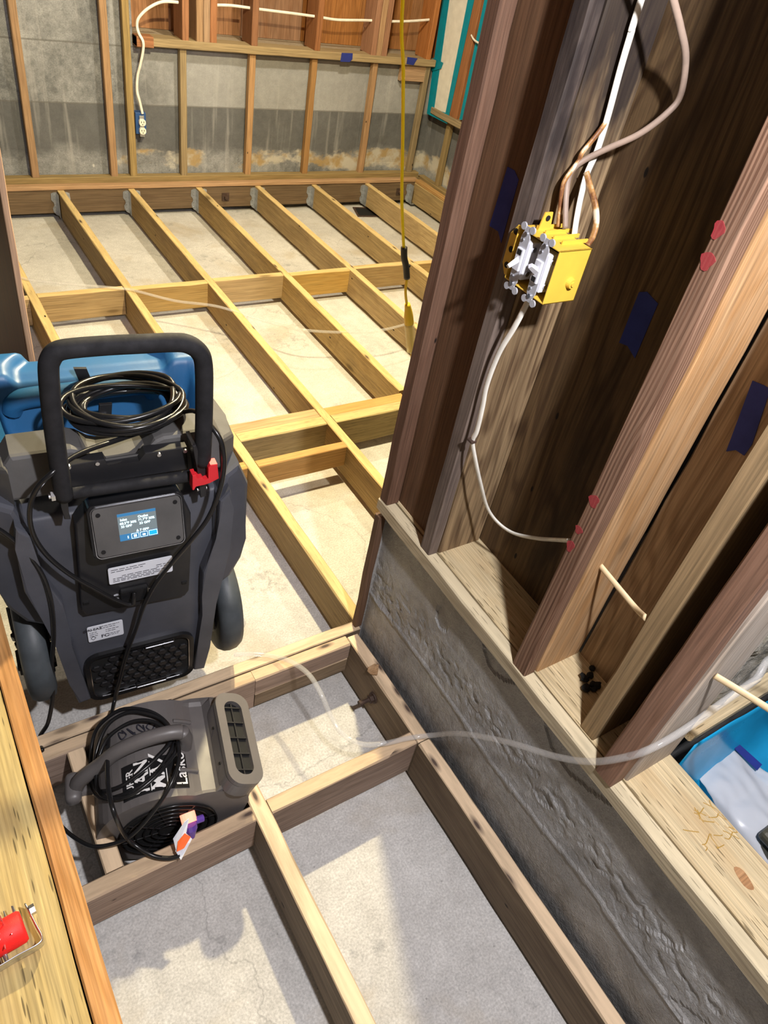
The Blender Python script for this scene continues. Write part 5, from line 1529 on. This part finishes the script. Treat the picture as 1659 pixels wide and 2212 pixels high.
# blue tarp over the ground outside
def tarp_fn(u, v):
    x = 1.048 + 1.15 * u; y = -0.75 + 0.965 * min(v, 0.955 + 0.01 * v) / 0.965
    z = 0.375 + 0.08 * sm(0.80, 0.95, v) + 0.20 * sm(0.93, 1.0, v) + 0.02 * nz(x * 4, y * 4, 2) + 0.010 * nz(x * 11, y * 9, 5) + 0.02 * abs(nz(x * 2.5 + 3, y * 3))
    return Vector((x, y, z))
tag(sheet('blue_tarp', tarp_fn, 60, 60, M['tarp'], thick=0.002), 'bright blue tarp bunched outside beyond the bare plate', 'tarp')
pq = [at(p, Z=z) for p, z in (((1484, 1655), .485), ((1570, 1609), .50), ((1650, 1668), .49), ((1780, 1770), .46), ((1720, 1920), .46), ((1565, 1800), .48))]
def bag_fn(u, v):
    a = pq[0].lerp(pq[5], v) if False else None
    top_ = pq[0].lerp(pq[1], min(1, u * 2)) if u < .5 else pq[1].lerp(pq[2], (u - .5) * 2)
    bot_ = pq[5].lerp(pq[4], min(1, u * 2)) if u < .5 else pq[4].lerp(pq[3], (u - .5) * 2)
    p = top_.lerp(bot_, v)
    return p + Vector((0, 0, 0.020 * abs(nz(u * 3, v * 2.2, 1)) + 0.004 * nz(u * 9, v * 7) + 0.02 * math.sin(PI * v)))
tag(sheet('poly_sheet', bag_fn, 40, 40, M['poly'], thick=0.001), 'milky clear plastic sheet lying on the blue tarp', 'plastic sheet')
q = [at(p, Z=.512) for p in ((1573, 1604), (1588, 1600), (1646, 1652), (1636, 1664))]
bm = bmesh.new(); prism(bm, [(a.x, a.y) for a in q], lambda u, v, d: Vector((u, v, d)), 0.511, 0.513)
tag(mesh_obj('masking_tape', bm, M['tape_blue']), 'dark blue tape along the edge of the milky plastic sheet', 'tape')
c = at((1672, 1820), Z=.52)
bin_ = empty('storage_bin', (c.x + 0.12, c.y, 0.43), 'dark olive storage bin corner on the tarp past the plate', 'bin')
box_obj('bin_body', c.x, c.x + 0.25, c.y - 0.16, c.y + 0.02, 0.43, 0.50, M['bin'], bin_, 0.012)
box_obj('bin_lid', c.x - 0.008, c.x + 0.258, c.y - 0.168, c.y + 0.028, 0.50, 0.525, M['bin'], bin_, 0.008)

# ================================================================== SMALL THINGS
# red spiked roller in a steel yoke on the left plate
ra, rb = at((52, 1998), Z=.663), at((-60, 2062), Z=.663)
rl = empty('spiked_roller', (ra.x - .04, ra.y - .03, .6365), 'red spiked roller in a steel yoke lying on the yellow left plate', 'roller')
axd = (rb - ra).normalized()
bm = bmesh.new(); sweep(bm, [ra, ra + axd * .004, rb], 0.0215, 20, radii=[.88, 1, 1]); mesh_obj('roller_sleeve', bm, M['roller_red'], rl, smooth=True)
side_ = axd.cross(Vector((0, 0, 1))).normalized()
bm = bmesh.new()
rn = random.Random(2)
for k in range(46):
    t = rn.uniform(0.04, 0.95); a = rn.uniform(0, 2 * PI)
    p = ra.lerp(rb, t) + (side_ * math.cos(a) + Vector((0, 0, 1)) * math.sin(a)) * 0.021
    d = (side_ * math.cos(a) + Vector((0, 0, 1)) * math.sin(a)) * 0.006
    if p.z + d.z < .638: continue
    cyl(bm, p, p + d * 1.5, 0.0014, 5, 0.0007)
mesh_obj('spikes', bm, M['steel'], rl)
yk = [at(p, Z=.655) for p in ((56, 1957), (66, 1975), (80, 2003), (92, 2027), (85, 2043), (40, 2068), (0, 2092), (-60, 2125))]
tube('yoke', yk, 0.0105, M['steel'], rl, per=4, sides=8, ry=0.0018, up0=(0, 0, 1))
bm = bmesh.new(); q = at((64, 1968), Z=.662); cyl(bm, q, q - axd * 0.007, 0.007, 6); mesh_obj('axle_nut', bm, M['steel'], rl)
# chip of bark on the edge sleeper
q = at((800, 1452), Z=.163)
bm = bmesh.new()
o = [(0.018, 0.004), (0.010, 0.013), (-0.008, 0.015), (-0.016, 0.006), (-0.012, -0.008), (0.0, -0.020), (0.008, -0.010)]
prism(bm, o, lambda u, v, d: Vector((0.846 + u, q.y + v, d + 0.006 * math.sin(u * 90))), 0.168, 0.171, bev=0.0008)
tag(mesh_obj('wood_chip', bm, M['stud_orange']), 'curled brown wood chip on the edge sleeper by the stem wall', 'wood chip')
# dark debris at the foot of the tan stud bay
rn = random.Random(5)
for k in range(7):
    c = at((1275 + rn.uniform(-14, 22), 1462 + rn.uniform(-22, 26)), Z=.64)
    bm = bmesh.new()
    bmesh.ops.create_icosphere(bm, subdivisions=2, radius=rn.uniform(.005, .009))
    for v_ in bm.verts: v_.co *= 1 + 0.9 * nz(v_.co.x * 90 + k, v_.co.y * 90, v_.co.z * 90)
    bmesh.ops.scale(bm, vec=(1.2, 1, .7), verts=bm.verts)
    zmin = min(v_.co.z for v_ in bm.verts)
    bmesh.ops.translate(bm, vec=(c.x, c.y, zp(c.y) + 0.0015 - zmin), verts=bm.verts)
    tag(mesh_obj('debris_lump', bm, M['dark'], smooth=False), 'black crumb of debris on the plate behind the tan stud', 'debris', 'black crumbs behind the tan stud')

# lamps that light the place (above the frame)
def ceiling_lamp(pos, label):
    e = empty('ceiling_lamp', (pos.x, pos.y, pos.z + 0.06), label, 'lamp')
    bm = bmesh.new(); cyl(bm, (pos.x, pos.y, pos.z + 0.055), (pos.x, pos.y, HT - 0.001), 0.02, 14); mesh_obj('lamp_stem', bm, M['white_fit'], e)
    bm = bmesh.new(); cyl(bm, (pos.x, pos.y, HT - 0.02), (pos.x, pos.y, HT - 0.001), 0.06, 20); mesh_obj('ceiling_rose', bm, M['white_fit'], e)
def added_shade_cone(pos, r, drop, h):
    bm = bmesh.new()
    lathe(bm, [(h, 0.03), (h * .4, r * .7), (-drop, r), (-drop + 0.002, r + 0.003), (h * .4, r * .7 + .004), (h + .003, 0.033)], Matrix.Translation(pos) @ Matrix.Rotation(-PI / 2, 4, 'Y'), 32, close=True)
    return bm
e_ = mesh_obj('added_lamp_shade', added_shade_cone(WARM_POS, 0.13, 0.045, 0.06), M['galv'], smooth=True)  # unseen cone added to keep lamp light off the ceiling and upper walls
tag(e_, 'unseen galvanised reflector shade added to cut off the upward light of the work lamp', 'lamp shade')
ceiling_lamp(WARM_POS, 'bare work lamp holder on the ceiling over the far joists')
ceiling_lamp(BACK_POS, 'bare lamp holder on the ceiling near the back wall')
ceiling_lamp(COOL_POS, 'bare lamp holder on the ceiling above the doorway sleepers')
